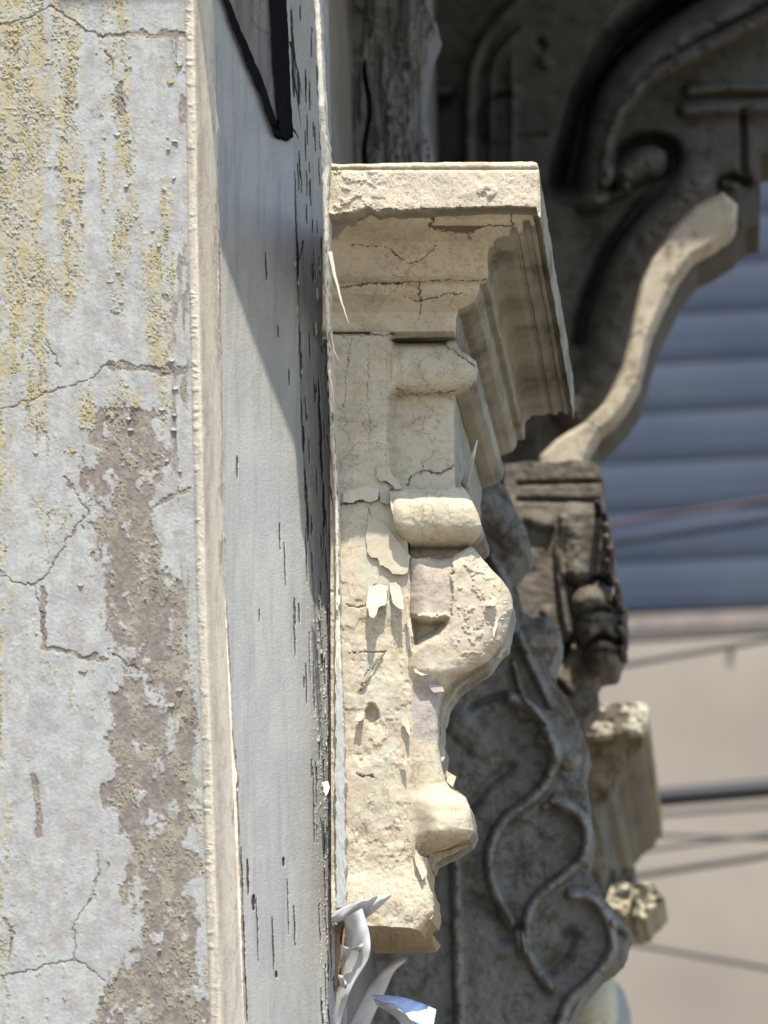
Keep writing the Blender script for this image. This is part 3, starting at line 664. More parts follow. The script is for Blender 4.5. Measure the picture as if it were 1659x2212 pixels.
# scroll lobe and tapering tail
scp = wob([(878, 1200), (900, 1207), (930, 1204), (952, 1208), (975, 1203), (1000, 1188), (1017, 1180), (1024, 1184), (1040, 1205), (1064, 1232), (1083, 1252), (1098, 1275), (1105, 1295), (1108, 1312), (1103, 1338), (1096, 1362), (1085, 1388), (1068, 1412), (1048, 1432), (1020, 1446), (996, 1458), (974, 1474), (956, 1494), (948, 1515), (945, 1540), (946, 1580), (948, 1625), (955, 1660), (962, 1685), (972, 1702), (990, 1713), (1003, 1721), (1014, 1740), (1018, 1760), (1022, 1795), (1012, 1812), (990, 1822), (960, 1835), (934, 1842), (920, 1850), (900, 1852), (880, 1848)], 1.8, 7, 16, True)
def ysc(U, V):
    y = np.full(U.shape, 3.935)
    y = np.where(V > 1440, 3.935+0.017*sst(1440, 1500, V), y)
    d = pdist(U, V, scp[8:])
    rr = np.interp(V, [1200, 1300, 1420, 1480, 1600, 1700, 1790, 1840], [34, 52, 44, 20, 14, 26, 40, 26])
    t = np.clip(1-d/rr, 0, 1); y = y+rr*0.00052*(1-np.sqrt(np.clip(1-t*t, 0, 1)))*1.1
    bl = sst(1420, 1500, V)*sst(925, 885, U); y = y*(1-bl)+3.9495*bl
    flatp = sst(1.06, .96, np.maximum(np.abs(U-928)/48, np.abs(V-1264)/64)+.35*(fbm(U/12, V/12, 223)-.5))
    y = y+0.007*flatp
    # hollow under the curl
    hol = inpoly(U, V, [(878, 1322), (930, 1332), (978, 1326), (974, 1350), (952, 1378), (925, 1390), (900, 1408), (886, 1412), (880, 1385)])
    hd = pdist(U, V, [(878, 1322), (930, 1332), (978, 1326), (974, 1350), (952, 1378), (925, 1390), (900, 1408), (886, 1412), (880, 1385)], True)
    y = y+0.040*np.where(hol, sst(0, 24, hd+5*(fbm(U/10, V/10, 257)-.5)), 0)
    # nose: bulges out, then undercuts
    y = y-0.030*sst(1690, 1770, V)*sst(885, 945, U)*sst(1850, 1790, V)
    y = y+0.030*sst(1800, 1850, V)*sst(885, 930, U)
    y = y-rough_h(U, V, .7)-0.0018*sst(.55, .66, fbm(U/14, V/14, 255))*sst(950, 1000, U)*sst(1450, 1400, V)
    return y
def csc(U, V, Y):
    C = sc_main(U, V)
    return C
patch('scroll', scp, ysc, csc, M_stone, brk, 1.6, 4.005, 5, skirtcol=sk)
# rear leaf of the scroll seen past its split edge
rear = [(1000, 1200), (1045, 1212), (1100, 1280), (1109, 1320), (1103, 1350), (1092, 1395), (1082, 1402), (1055, 1440), (1010, 1468), (985, 1492), (966, 1520), (955, 1560), (953, 1600), (962, 1622), (958, 1650), (972, 1672), (974, 1700), (1006, 1722), (1020, 1760), (1026, 1800), (1018, 1820), (990, 1838), (962, 1850), (940, 1862), (934, 1880), (925, 1880), (925, 1200)]
patch('rear_leaf', wob(rear, 2.5, 8, 18, True), lambda U, V: 3.995+0*U-rough_h(U, V, 1.2), lambda U, V, Y: sc_main(U, V)*0.9, M_stone, brk, 2.2, 4.05, 4, skirtcol=sk)
# foot block
ftp = wob([(716, 1900), (800, 1880), (880, 1845), (905, 1848), (922, 1850), (925, 1870), (922, 1895), (928, 1915), (934, 1935), (937, 1968), (933, 1986), (920, 1992), (906, 2010), (890, 2004), (800, 2000), (716, 1998)], 2.0, 6, 20, True)
def yft(U, V):
    y = 3.951-0.014*sst(1850, 1960, V)+rnd(pdist(U, V, [(925, 1850), (926, 1900), (938, 1970), (906, 2012)]), 16)
    return y-rough_h(U, V, 1.0)
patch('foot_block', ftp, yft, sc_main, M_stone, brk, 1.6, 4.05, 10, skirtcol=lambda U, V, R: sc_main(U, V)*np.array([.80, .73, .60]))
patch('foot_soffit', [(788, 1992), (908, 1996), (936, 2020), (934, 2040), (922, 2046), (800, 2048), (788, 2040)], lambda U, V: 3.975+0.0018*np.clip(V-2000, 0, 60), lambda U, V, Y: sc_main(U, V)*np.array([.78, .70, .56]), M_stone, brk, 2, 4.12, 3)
# flaking paint
def z2(l_): return [(665.7+a*.3086, 938.7+b*.3086) for a, b in l_]
fl = [([(420, 560), (560, 640), (640, 760), (715, 850), (712, 910), (690, 975), (640, 982), (590, 975), (560, 935), (500, 915), (485, 865), (440, 862), (412, 820), (405, 700)], 3.9475, .003, (214, 210, 186)),
      ([(425, 1070), (490, 1050), (555, 1060), (552, 1150), (540, 1190), (515, 1195), (490, 1220), (462, 1282), (425, 1272), (420, 1240), (408, 1200), (412, 1130)], 3.9465, .022, (234, 226, 196)),
      ([(572, 1040), (610, 1030), (645, 1060), (662, 1140), (672, 1222), (640, 1222), (605, 1200), (582, 1170)], 3.9465, .018, (234, 226, 198)),
      ([(470, 240), (560, 210), (600, 300), (660, 370), (610, 385), (580, 345), (540, 320), (515, 330), (480, 300)], 3.9465, .007, (230, 222, 192)),
      ([(240, 400), (370, 360), (500, 380), (490, 450), (440, 470), (400, 465), (370, 450), (300, 478), (240, 470)], 3.9475, .005, (228, 220, 190)),
      ([(500, 400), (600, 390), (620, 470), (560, 490), (500, 470)], 3.9465, .004, (228, 220, 190)),
      ([(680, 1210), (700, 1200), (725, 1330), (735, 1430), (715, 1400), (690, 1310)], 3.940, .006, (226, 218, 190)),
      ([(1245, 1160), (1290, 1150), (1325, 1170), (1300, 1195), (1240, 1190)], 3.932, .006, (236, 234, 224)),
      ([(1330, 1190), (1355, 1160), (1352, 1230), (1325, 1320), (1300, 1420), (1290, 1400), (1310, 1300)], 3.942, .012, (224, 216, 198)),
      ([(1330, 1540), (1380, 1480), (1385, 1490), (1345, 1560), (1325, 1560)], 3.975, .010, (226, 216, 190)),
      ([(350, 1725), (395, 1690), (520, 1530), (530, 1540), (470, 1600), (400, 1735), (365, 1740)], 3.9465, .004, (226, 214, 182)),
      ([(740, 1640), (830, 1650), (850, 1680), (790, 1690), (745, 1665)], 3.940, .002, (222, 205, 170)),
      ([(850, 1740), (940, 1765), (950, 1800), (880, 1810), (840, 1770)], 3.947, .002, (222, 208, 178))]
for i, (pl, y0, cu, c_) in enumerate(fl): flake('paint_flake', z2(pl), y0, cu, M_stone, brk, sc_main(np.array([z2(pl)[0][0]]), np.array([z2(pl)[0][1]]))[0]*(1.12 if i in (1, 2, 7) else 1.04), seed=50+i, amp=2.2)
def z3(l_): return [(665.7+a*.3247, 1493.5+b*.3247) for a, b in l_]
for i, (pl, y0, cu) in enumerate([([(620, 170), (660, 160), (680, 230), (675, 300), (650, 260), (625, 210)], 3.945, .008), ([(610, 440), (650, 455), (665, 510), (640, 490)], 3.943, .006), ([(320, 150), (370, 140), (360, 190), (310, 200)], 3.944, .008), ([(870, 350), (900, 360), (915, 420), (890, 470), (870, 420)], 3.99, .008), ([(920, 520), (985, 570), (960, 640), (920, 600)], 3.99, .008), ([(700, 1030), (740, 1090), (790, 1215), (760, 1260), (715, 1150)], 3.945, .010)]):
    flake('paint_flake', z3(pl), y0, cu, M_stone, brk, alb(220, 206, 180, 1.6), seed=80+i, amp=2)
# white splinter sticking up beside the shaft
splinter([(1003, 1050), (1012, 1018), (1022, 985), (1032, 950)], [4.02, 3.99, 3.96, 3.95], 0.0055, alb(200, 200, 192), brk)

# ================================================================== TORN SHEETS at the foot
M_sheet = flat_mat('white_plastic_sheet', (0.50, 0.50, 0.50), 0.3, (0.36, 0.35, 0.34), 30, 0.1)
def ribbon(name, A, B, ya, yb, mat, parent=None, bulge=0.01, n=30, m_=8):
    A = spline(A, 8); B = spline(B, 8)
    t = np.linspace(0, 1, n); ta = np.linspace(0, 1, len(A)); tb = np.linspace(0, 1, len(B))
    a = np.stack([np.interp(t, ta, A[:, k]) for k in (0, 1)], 1); b = np.stack([np.interp(t, tb, B[:, k]) for k in (0, 1)], 1)
    ya = np.interp(t, np.linspace(0, 1, len(ya)), ya); yb = np.interp(t, np.linspace(0, 1, len(yb)), yb)
    vs = []
    for k in range(m_+1):
        s = k/m_; uv = a*(1-s)+b*s; y = ya*(1-s)+yb*s-bulge*math.sin(math.pi*s)+0.003*np.sin(t*9+s*5)+0.0022*np.sin(t*29+s*9)*np.sin(t*5+1)
        vs.append(P(uv[:, 0], uv[:, 1], y))
    V = np.concatenate(vs); W = V+np.array([0.0004, .0012, -.0004]); N = len(V); fs = []
    for k in range(m_):
        for i in range(n-1):
            a_, b_, c_, d_ = k*n+i, k*n+i+1, (k+1)*n+i+1, (k+1)*n+i
            fs.append((a_, b_, c_, d_)); fs.append((a_+N, d_+N, c_+N, b_+N))
    for i in range(n-1):
        fs.append((i, i+N, i+1+N, i+1)); q = m_*n+i; fs.append((q, q+1, q+1+N, q+N))
    return mk(name, np.concatenate([V, W]), fs, mat, parent)
s1 = thing('torn_sheet', PX(740, 2212, 3.9), 'crumpled white plastic sheet curling out below the carved foot', 'plastic sheet')
ribbon('upper_fold', [(716, 1972), (760, 1952), (800, 1940), (845, 1930)], [(716, 1992), (770, 1990), (800, 1975), (842, 1938)], [3.93, 3.90, 3.89], [3.94, 3.92, 3.90], M_sheet, s1, .006)
ribbon('hanging_curl', [(738, 1985), (745, 2040), (738, 2100), (722, 2160), (716, 2330)], [(782, 1962), (798, 2020), (795, 2070), (760, 2130), (735, 2212), (726, 2330)], [3.93, 3.95, 3.95, 3.94], [3.90, 3.89, 3.90, 3.93], M_sheet, s1, .014)
ribbon('inner_fold', [(736, 2040), (760, 2048), (785, 2036)], [(736, 2075), (755, 2052), (780, 2056)], [3.90, 3.885, 3.89], [3.93, 3.90, 3.90], M_sheet, s1, .004, 14, 4)
ribbon('inner_fold', [(728, 2105), (740, 2108), (747, 2120)], [(735, 2128), (742, 2135), (749, 2132)], [3.89, 3.885, 3.89], [3.90, 3.895, 3.89], M_sheet, s1, .003, 12, 4)
s2 = thing('torn_sheet', PX(860, 2330, 4.06), 'thin grey translucent strip hanging diagonally under the foot block', 'plastic sheet')
ribbon('strip', [(885, 2066), (850, 2075), (810, 2110), (770, 2180), (735, 2260), (720, 2330)], [(872, 2078), (850, 2100), (828, 2150), (800, 2212), (770, 2330)], [4.02, 4.04, 4.05], [4.03, 4.06, 4.08], M_sheet, s2, .012)
s3 = thing('torn_sheet', PX(900, 2330, 4.05), 'blue-white bright sheet edge sticking out at the bottom of the picture', 'plastic sheet')
M_sheetb = flat_mat('blue_plastic_sheet', (0.42, 0.50, 0.70), 0.25, (0.3, 0.38, 0.6), 30, 0.1)
ribbon('blue_face', [(800, 2148), (860, 2152), (905, 2165), (942, 2180)], [(812, 2158), (860, 2182), (900, 2212), (930, 2240)], [4.02, 4.0, 3.99], [4.0, 3.98, 3.97], M_sheetb, s3, .004)
ribbon('white_edge', [(806, 2156), (850, 2172), (890, 2203), (915, 2240)], [(812, 2170), (850, 2195), (870, 2220), (890, 2260)], [4.0, 3.98, 3.97], [4.02, 4.0, 3.99], M_sheet, s3, .003)
M_card = flat_mat('brown_card', (0.10, 0.06, 0.035), .8, None, 40, .3)
s4 = thing('wood_scrap', PX(735, 2212, 3.95), 'dark brown wood scrap wedged behind the jamb beside the white sheet', 'wood scrap')
ribbon('scrap', [(724, 1985), (724, 2080), (722, 2330)], [(742, 1992), (738, 2060), (724, 2330)], [3.94, 3.94], [3.93, 3.94], M_card, s4, .002, 14, 3)
ribbon('scrap_edge', [(742, 2006), (736, 2060), (730, 2100)], [(746, 2006), (741, 2060), (732, 2105)], [3.92, 3.93], [3.925, 3.93], flat_mat('card_edge', (.35, .22, .10), .8), s4, .001, 12, 2)

# ================================================================== DARK STUCCO PIER above the cornice
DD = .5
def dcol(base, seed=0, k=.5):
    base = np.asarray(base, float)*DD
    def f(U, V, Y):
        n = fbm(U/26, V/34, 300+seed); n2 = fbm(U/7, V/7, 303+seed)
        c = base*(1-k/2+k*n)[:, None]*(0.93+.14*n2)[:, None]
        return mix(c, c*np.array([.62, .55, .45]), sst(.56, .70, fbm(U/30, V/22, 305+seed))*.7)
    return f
pier = thing('rough_pier', PX(820, 360, 5.1), 'rough fractured blue-grey stucco pier in shade standing on the cornice', 'pier')
def ypier(U, V):
    y = 5.05-0.035*fbm(U/34, V/300, 311)-0.008*fbm(U/14, V/60, 313)-0.008*sst(.5, .6, fbm(U/35, V/70, 315))
    y = y+0.05*sst(6, 1, np.abs(U-792-6*np.sin(V/30)))*sst(120, 160, V)
    y = y+rnd(pdist(U, V, [(925, -150), (945, 60), (918, 200), (935, 380)]), 40)
    return y
pp = wob([(700, -150), (925, -150), (922, 20), (945, 55), (928, 100), (912, 190), (915, 250), (930, 330), (934, 420), (700, 420)], 4, 8, 22, True)
def cpier(U, V, Y):
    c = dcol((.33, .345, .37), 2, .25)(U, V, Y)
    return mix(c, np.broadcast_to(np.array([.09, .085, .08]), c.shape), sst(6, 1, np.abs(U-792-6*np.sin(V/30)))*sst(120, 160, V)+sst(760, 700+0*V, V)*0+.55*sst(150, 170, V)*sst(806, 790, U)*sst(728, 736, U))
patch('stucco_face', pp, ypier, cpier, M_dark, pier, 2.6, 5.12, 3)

# ================================================================== ARCADE WALL and CONSOLE upper right (shade)
arc = thing('arch_wall', PX(1200, 1000, 6.8), 'shadowed brown arcade wall with curved mouldings at the upper right', 'wall')
def bumpy(base, items, na=.006, seed=0):
    def f(U, V):
        y = np.full(U.shape, float(base))
        for l_, wd, h in items:
            d = pdist(U, V, spline(l_, 8)); 
            if h > 0: y = y-h*np.clip(1-(d/(wd*1.15))**2, 0, 1)**.75*(.8+.4*fbm(U/40, V/40, 319))
            else: y = y-h*.55*np.exp(-(d/(wd*.8*(.85+.3*fbm(U/60, V/60, 318))))**2)
        return y-na*.45*(fbm(U/14, V/14, 320+seed)-.5)-na*1.5*(fbm(U/50, V/50, 322+seed)-.5)
    return f
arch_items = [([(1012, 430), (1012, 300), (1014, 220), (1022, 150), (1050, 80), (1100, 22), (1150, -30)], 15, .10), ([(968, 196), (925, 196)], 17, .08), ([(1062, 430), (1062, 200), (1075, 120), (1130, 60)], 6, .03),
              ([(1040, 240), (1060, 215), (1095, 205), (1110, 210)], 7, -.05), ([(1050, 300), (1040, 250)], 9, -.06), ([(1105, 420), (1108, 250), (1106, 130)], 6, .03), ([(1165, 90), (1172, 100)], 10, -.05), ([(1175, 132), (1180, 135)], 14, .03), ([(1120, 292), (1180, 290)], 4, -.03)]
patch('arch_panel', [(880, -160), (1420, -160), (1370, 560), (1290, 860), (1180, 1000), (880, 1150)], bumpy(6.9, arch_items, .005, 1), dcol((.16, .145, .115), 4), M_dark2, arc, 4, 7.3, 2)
con = thing('scroll_console', PX(1400, 1000, 6.2), 'large S-curved scroll console in shade with one sunlit strip on its outer rim', 'console')
outer = [(1645, -160), (1800, -160), (1800, 322), (1650, 328), (1644, 335), (1641, 486), (1612, 490), (1585, 520), (1545, 545), (1505, 565), (1475, 600), (1448, 650), (1420, 710), (1402, 760), (1390, 810), (1378, 850), (1352, 890), (1320, 925), (1290, 948), (1276, 975), (1262, 1010), (1165, 1010), (1150, 900), (1180, 600), (1185, 350), (1230, 200), (1300, 60), (1440, -160)]
items = [([(1225, 400), (1240, 340), (1252, 280), (1268, 210), (1306, 140), (1380, 66), (1470, 0), (1560, -60)], 34, -.50),
         ([(1285, 430), (1290, 340), (1318, 250), (1372, 168), (1450, 100), (1560, 36), (1680, -30)], 30, .07),
         ([(1308, 390), (1318, 300), (1346, 236), (1402, 176), (1480, 128), (1560, 86), (1700, 12)], 15, .11),
         ([(1318, 352), (1360, 318), (1410, 308), (1448, 322), (1452, 372), (1420, 420), (1370, 470), (1320, 540), (1285, 620), (1262, 690), (1256, 740)], 19, -.15),
         ([(1350, 368), (1398, 350)], 38, .09), ([(1500, 400), (1440, 452), (1388, 520), (1348, 600), (1320, 700), (1296, 800), (1240, 880)], 46, .08),
         ([(1255, 440), (1300, 430), (1350, 410)], 14, .05), ([(1490, 196), (1560, 190), (1680, 188)], 14, .03), ([(1480, 238), (1560, 232), (1680, 230)], 16, .03),
         ([(1604, 240), (1606, 370)], 8, -.06), ([(1550, 400), (1580, 388), (1612, 396)], 14, -.08), ([(1588, 402), (1566, 398)], 9, .05)]
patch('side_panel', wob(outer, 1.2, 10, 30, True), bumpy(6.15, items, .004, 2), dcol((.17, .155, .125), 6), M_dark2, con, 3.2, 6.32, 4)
rim = [(1560, 415), (1592, 440), (1590, 475), (1580, 500), (1540, 530), (1495, 555), (1462, 600), (1436, 655), (1408, 715), (1392, 775), (1380, 830), (1355, 875), (1325, 912), (1296, 934), (1276, 968), (1262, 1012), (1160, 1012), (1165, 985), (1200, 950), (1262, 912), (1305, 870), (1340, 800), (1357, 740), (1368, 680), (1382, 620), (1405, 560), (1450, 495), (1500, 445)]
def yrim(U, V):
    d = pdist(U, V, rim, True); return 5.95+0.03*np.clip(1-d/10, 0, 1)**2-0.004*fbm(U/40, V/40, 341)
def crim(U, V, Y):
    c = mix(alb(208, 198, 176, 1.5), alb(186, 174, 152, 1.5), fbm(U/20, V/26, 343))
    c = mix(c, np.broadcast_to(np.array([.11, .09, .07]), c.shape), sst(.6, .74, fbm(U/30, V/30, 345))*.5)
    return mix(c, c*.5, cracks(U, V, [([(1340, 745), (1400, 705)], 2.5), ([(1335, 815), (1392, 812)], 2.5), ([(1262, 900), (1310, 940)], 2.5)]))
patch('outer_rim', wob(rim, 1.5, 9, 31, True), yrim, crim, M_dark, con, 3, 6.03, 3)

# ================================================================== TILED CORNICE BLOCK right of bracket
cb = thing('tile_cornice', PX(1250, 1500, 5.7), 'shaded cornice block with rounded tile ends and crumbling right edge', 'cornice')
cpoly = wob([(1090, 1000), (1170, 998), (1255, 994), (1282, 997), (1298, 1014), (1302, 1085), (1312, 1110), (1318, 1150), (1326, 1190), (1330, 1240), (1340, 1270), (1346, 1310), (1356, 1350), (1350, 1390), (1352, 1398), (1335, 1412), (1330, 1432), (1300, 1442), (1286, 1470), (1290, 1520), (1260, 1560), (1140, 1600), (1090, 1500)], 4.5, 7, 33, True)
citems = [([(1120, 1045), (1200, 1043), (1300, 1040)], 5, -.05), ([(1120, 1080), (1290, 1082)], 6, -.05), ([(1215, 1120), (1206, 1200), (1225, 1350), (1240, 1400)], 10, .05), ([(1240, 1120), (1246, 1230)], 32, .08),
          ([(1270, 1300), (1296, 1300)], 36, .12), ([(1284, 1362), (1312, 1362)], 36, .15), ([(1296, 1418), (1312, 1418)], 32, .14), ([(1262, 1262), (1290, 1250), (1320, 1262)], 6, -.08), ([(1268, 1330), (1296, 1316), (1330, 1328)], 5, -.08), ([(1275, 1392), (1300, 1374), (1335, 1392)], 8, -.12),
          ([(1195, 1440), (1215, 1415), (1235, 1380)], 9, -.14), ([(1180, 1320), (1196, 1390), (1190, 1430)], 12, .05), ([(1150, 1120), (1180, 1130)], 18, .04), ([(1205, 1475), (1225, 1500)], 8, -.08)]
citems = [(a_, b_, c_*.6) for a_, b_, c_ in citems]
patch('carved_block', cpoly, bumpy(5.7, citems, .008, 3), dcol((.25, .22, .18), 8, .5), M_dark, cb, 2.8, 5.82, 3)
rr = random.Random(5)
sild = spline([(1300, 1085), (1318, 1150), (1328, 1220), (1342, 1290), (1354, 1350), (1346, 1400)], 8)
for i in range(14):
    q = sild[int(i/13*(len(sild)-1))]; u = q[0]-rr.uniform(2, 16); v = q[1]
    pl = [(u+rr.uniform(5, 10)*math.cos(a)*1.1, v+rr.uniform(5, 9)*math.sin(a)) for a in np.linspace(0, 6.28, 8)[:-1]]
    patch('tile_crumb', pl, lambda U, V: 5.62-.02*np.clip(1-np.hypot(U-u, V-v)/10, 0, 1), dcol(rr.choice([(.25, .20, .13), (.06, .05, .05), (.15, .10, .08), (.2, .19, .16)]), i), M_dark, cb, 3, 5.72, 2)

# ================================================================== ORNATE PIER below the cornice (shade)
op = thing('guilloche_pier', PX(1100, 2330, 5.0), 'dark shaded pier with interlaced raised scroll bands to the right of the bracket', 'pier')
opoly = wob([(900, 1010), (1030, 960), (1100, 1070), (1112, 1100), (1135, 1140), (1143, 1172), (1138, 1190), (1118, 1215), (1100, 1240), (1120, 1280), (1128, 1320), (1150, 1335), (1190, 1330), (1208, 1360), (1206, 1400), (1196, 1418), (1190, 1450), (1215, 1500), (1240, 1540), (1258, 1580), (1270, 1620), (1262, 1660), (1268, 1720), (1278, 1790), (1268, 1860), (1285, 1900), (1300, 1935), (1325, 1965), (1345, 1992), (1362, 2010), (1352, 2045), (1342, 2070), (1322, 2090), (1298, 2100), (1262, 2140), (1228, 2212), (1215, 2330), (735, 2330), (735, 1960), (860, 1700), (860, 1400)], 3, 8, 35, True)
def z4(l_): return [(938.7+a*.3827, 1365.4+b*.3827) for a, b in l_]
oit = [(z4([(430, 370), (560, 440), (640, 560), (680, 680), (640, 830), (560, 930), (400, 1060), (330, 1180), (310, 1300), (350, 1480), (430, 1640)]), 15, .07),
       (z4([(680, 950), (800, 1020), (860, 1120), (840, 1260), (740, 1370), (600, 1480), (530, 1600), (530, 1800), (600, 1930), (650, 2000)]), 14, .07),
       (z4([(770, 1480), (880, 1500), (980, 1620), (1000, 1800), (900, 1950), (760, 2080), (700, 2230)]), 14, .07),
       (z4([(120, 1200), (130, 1500), (150, 2300)]), 17, .05), (z4([(600, 1930), (680, 1870), (740, 1790), (760, 1720)]), 26, -.12), (z4([(190, 1000), (240, 930), (300, 860), (420, 760)]), 18, -.09), (z4([(200, 430), (300, 380), (400, 350)]), 10, -.06),
       (z4([(200, 1500), (330, 1560), (400, 1640), (390, 1720)]), 22, -.07), (z4([(470, 665), (560, 640), (620, 660)]), 8, -.03), (z4([(430, 420), (480, 490), (540, 490)]), 7, -.03), (z4([(1020, 1640), (1090, 1690)]), 12, .05), (z4([(470, 1700), (490, 1800)]), 12, .05), (z4([(650, 960), (620, 990)]), 9, .04),
       ([(1040, 1090), (1120, 1160)], 40, .05), ([(1150, 1380), (1180, 1370)], 34, .06), ([(1060, 1200), (1090, 1260), (1100, 1330), (1150, 1440), (1190, 1520)], 12, .05), ([(1110, 1430), (1130, 1500), (1180, 1560)], 9, .04),
       ([(1000, 1560), (1040, 1600)], 40, .04), ([(900, 1095), (1035, 1092)], 5, -.05), ([(1180, 1600), (1230, 1640)], 26, .05)]
oit = [(a_, b_*.88, c_*.42) for a_, b_, c_ in oit]
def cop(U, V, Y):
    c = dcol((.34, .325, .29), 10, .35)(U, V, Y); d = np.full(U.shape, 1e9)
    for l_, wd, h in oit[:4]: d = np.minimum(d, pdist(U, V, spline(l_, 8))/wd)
    return c*(1+.22*sst(1.0, .5, d)*(.4+fbm(U/18, V/18, 399)))[:, None]  # raised bands lightened: a sky highlight put into the colour
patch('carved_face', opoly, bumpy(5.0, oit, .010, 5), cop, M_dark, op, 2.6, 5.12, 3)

# ================================================================== SECOND BRACKET
b2 = thing('carved_bracket', PX(1320, 1960, 6.2), 'smaller weathered bracket with chipped mossy slab at right against the beige wall', 'bracket')
sl2 = wob([(1200, 1545), (1225, 1535), (1262, 1521), (1300, 1519), (1385, 1518), (1399, 1524), (1399, 1578), (1390, 1580), (1340, 1584), (1300, 1590), (1262, 1590), (1240, 1572)], 3, 7, 41, True)
def c2(U, V, Y):
    c = mix(alb(190, 184, 165), alb(120, 108, 95), sst(.42, .55, fbm(U/18, V/14, 351)))
    return mix(c, np.broadcast_to(alb(205, 202, 180), c.shape), sst(1355, 1370, U))
patch('slab', sl2, lambda U, V: 6.18-.015*fbm(U/12, V/12, 353), c2, M_dark, b2, 2.8, 7.55, 10, skirtcol=lambda U, V, R: np.broadcast_to(alb(150, 142, 115), (len(U), 3))*(.5+fbm(R[:, 1]*9, R[:, 2]*30, 7))[:, None])
bd2 = wob([(1225, 1585), (1390, 1580), (1386, 1615), (1350, 1650), (1330, 1680), (1322, 1720), (1300, 1740), (1296, 1790), (1310, 1860), (1300, 1930), (1280, 1960), (1225, 1960)], 3, 7, 43, True)
def y2(U, V): return 6.30+np.interp(V, [1580, 1640, 1720, 1800, 1960], [-.06, -.03, .02, 0, .05])-.03*fbm(U/40, V/40, 355)
def c2b(U, V, Y): return mix(mix(alb(172, 160, 136, 1.9), alb(146, 137, 118, 1.9), fbm(U/40, V/40, 357)), np.broadcast_to(np.array([.07, .055, .04]), (len(U), 3)), sst(.60, .72, fbm(U/30, V/34, 359))*.6)
patch('moulding', bd2, y2, c2b, M_dark, b2, 2.8, 7.5, 12, skirtcol=lambda U, V, R: c2b(R[:, 1]*260, R[:, 2]*900, None)*.8)
lo2 = wob([(1250, 1850), (1330, 1880), (1372, 1872), (1360, 1925), (1320, 1960), (1290, 1962), (1262, 1930)], 3, 7, 45, True)
patch('tail', lo2, lambda U, V: 6.5-.02*fbm(U/14, V/14, 361), dcol((.28, .25, .2), 17), M_dark, b2, 2.8, 6.9, 4)
lump = thing('carved_rosette', PX(1380, 2010, 6.4), 'small broken rosette lump, partly sunlit, jutting right under the second bracket', 'ornament')
def clump(seed):
    def f(U, V, Y):
        c = mix(alb(212, 206, 180), alb(160, 150, 125), fbm(U/12, V/12, seed))
        return mix(c, np.broadcast_to(np.array([.06, .06, .045]), c.shape), sst(.50, .62, fbm(U/24, V/24, seed+2))*.8)
    return f
patch('petal', wob([(1308, 1950), (1318, 1915), (1345, 1905), (1372, 1912), (1385, 1930), (1380, 1975), (1350, 1985), (1320, 1982)], 4, 6, 47, True), lambda U, V: 6.30-.05*fbm(U/22, V/22, 371), clump(381), M_dark, lump, 2.5, 6.7, 4)
patch('petal', wob([(1365, 1915), (1390, 1902), (1412, 1908), (1420, 1925), (1437, 1935), (1425, 1950), (1408, 1960), (1395, 1982), (1370, 1990), (1362, 1950)], 4, 6, 49, True), lambda U, V: 6.25-.05*fbm(U/22, V/22, 373), clump(391), M_dark, lump, 2.5, 6.6, 4)
bal_ = thing('stone_ball', PX(1300, 2330, 6.6), 'sunlit rounded cream finial with a grey right edge at the bottom right', 'finial')
bpol = wob([(1220, 2212), (1245, 2160), (1275, 2120), (1300, 2104), (1325, 2112), (1348, 2140), (1360, 2180), (1364, 2230), (1350, 2330), (1200, 2330)], 1.5, 8, 51, True)
def yb_(U, V): q = np.clip(1-((U-1290)/85)**2-((V-2230)/140)**2*.8, 0, 1); return 6.62-.13*np.sqrt(q)
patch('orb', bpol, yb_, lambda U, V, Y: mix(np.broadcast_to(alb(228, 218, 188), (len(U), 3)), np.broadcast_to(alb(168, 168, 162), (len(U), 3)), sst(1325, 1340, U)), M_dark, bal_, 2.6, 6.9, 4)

# ================================================================== BACKGROUND HOUSE
YB = 24.0
def zat(v, Y=YB): return 1.6+(2900-v)/F*Y
hs = thing('background_house', (0, YB+3, 0), 'blurred beige house with blue-grey louvred upper wall far behind the brackets', 'house')
M_beige = flat_mat('beige_render', alb(196, 184, 167, 2.1), .9, alb(178, 165, 149, 2.1), .9, .2)
zs = zat(1372); box('wall', (-9, YB, 0), (9, YB+8, zs), M_beige, hs)
box('upper_wall', (-9, YB+.12, zs+.003), (9, YB+8, 14.5), flat_mat('dark_blue_wall', lin((66, 76, 104))/1.3, .7), hs)
box('ledge', (-9.1, YB-.03, zs-.003), (9.1, YB+.10, zs+.10), flat_mat('pale_ledge', alb(196, 178, 168, 2.6), .8), hs)
sm = bmesh.new()
pitch = 0.353; k = 0; z = zs+.14
prof = [(0.022, 0), (0.004, .08), (0.0, .2), (0.008, .28), (0.022, .335)]
vs = []; fs = []
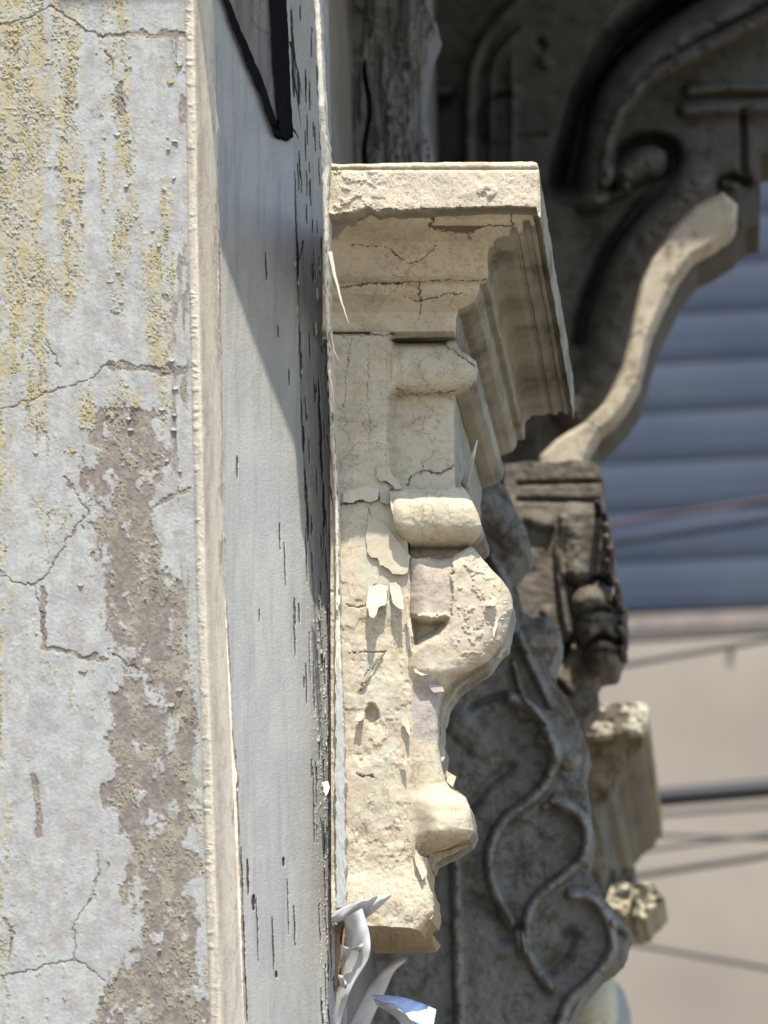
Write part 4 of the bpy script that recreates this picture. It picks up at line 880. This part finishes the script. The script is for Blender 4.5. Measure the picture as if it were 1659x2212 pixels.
while z < 14.2:
    for (dy, dz) in prof:
        for x in (-8.9, 8.9): vs.append((x, YB+dy, z+dz))
    b0 = k*10
    for j in range(4): fs.append((b0+2*j, b0+2*j+1, b0+2*j+3, b0+2*j+2))
    z += pitch; k += 1
sm.free()
mk('louvre_panel', vs, fs, M_slat, hs, None, False)
# far roof edge and service conduit on the beige wall
box('hook', (.20, YB-.05, zat(1437)), (.24, YB-.003, zat(1425)), M_cable2, hs)

# ------------------------------------------------------------------ cables
def cable(a, b, Y0, Y1, r, mat, label, sag=0.0):
    A = PX(a[0], a[1], Y0); B = PX(b[0], b[1], Y1); d = B-A
    t = np.linspace(-.9, 2.5, 40); pts = A+t[:, None]*d
    pts[:, 2] += sag*((t-.5)**2-.25)
    o = tube('overhead_cable', pts, r, mat, None, 8)
    return prop(o, label, 'cable', 'overhead cables crossing the background')
cable((1430, 1723), (1659, 1703), 14, 14, .038, M_cable, 'thick black cable crossing the beige wall at right')
cable((1340, 1385), (1659, 1366), 15, 15, .012, M_cable2, 'grey cable just under the blue louvres')
cable((1330, 1440), (1659, 1382), 15, 15, .012, M_cable2, 'grey cable slanting steeply below the first one under the louvres')
cable((1430, 1760), (1659, 1742), 15, 15, .010, M_cable2, 'thin cable directly below the thick black one')
cable((1430, 1805), (1659, 1812), 15, 15, .009, M_cable2, 'thin cable sloping down to the right below the black cable')
cable((1430, 1832), (1659, 1802), 15, 15, .009, M_cable2, 'thin cable crossing the one above it near the right edge')
cable((1420, 1885), (1659, 1848), 15, 15, .014, M_cable2, 'soft grey cable lowest of the crossing pair')
cable((1380, 2042), (1659, 2092), 15, 15, .010, M_cable2, 'dark thin cable falling to the right near the bottom')
M_red = flat_mat('rusty_cable', (.075, .05, .055), .9)
cable((1350, 1128), (1659, 1080), 15, 15, .012, M_red, 'reddish cable crossing the blue louvres')
cable((1340, 1170), (1659, 1122), 15, 15, .018, flat_mat('blue_cable', lin((70, 80, 104))/3, .9), 'thick dark blue-grey cable crossing the louvres below the reddish one')
cable((1640, 377), (1720, 377), 9, 9, .005, M_cable, 'short dark cable at the upper right corner beside the console')
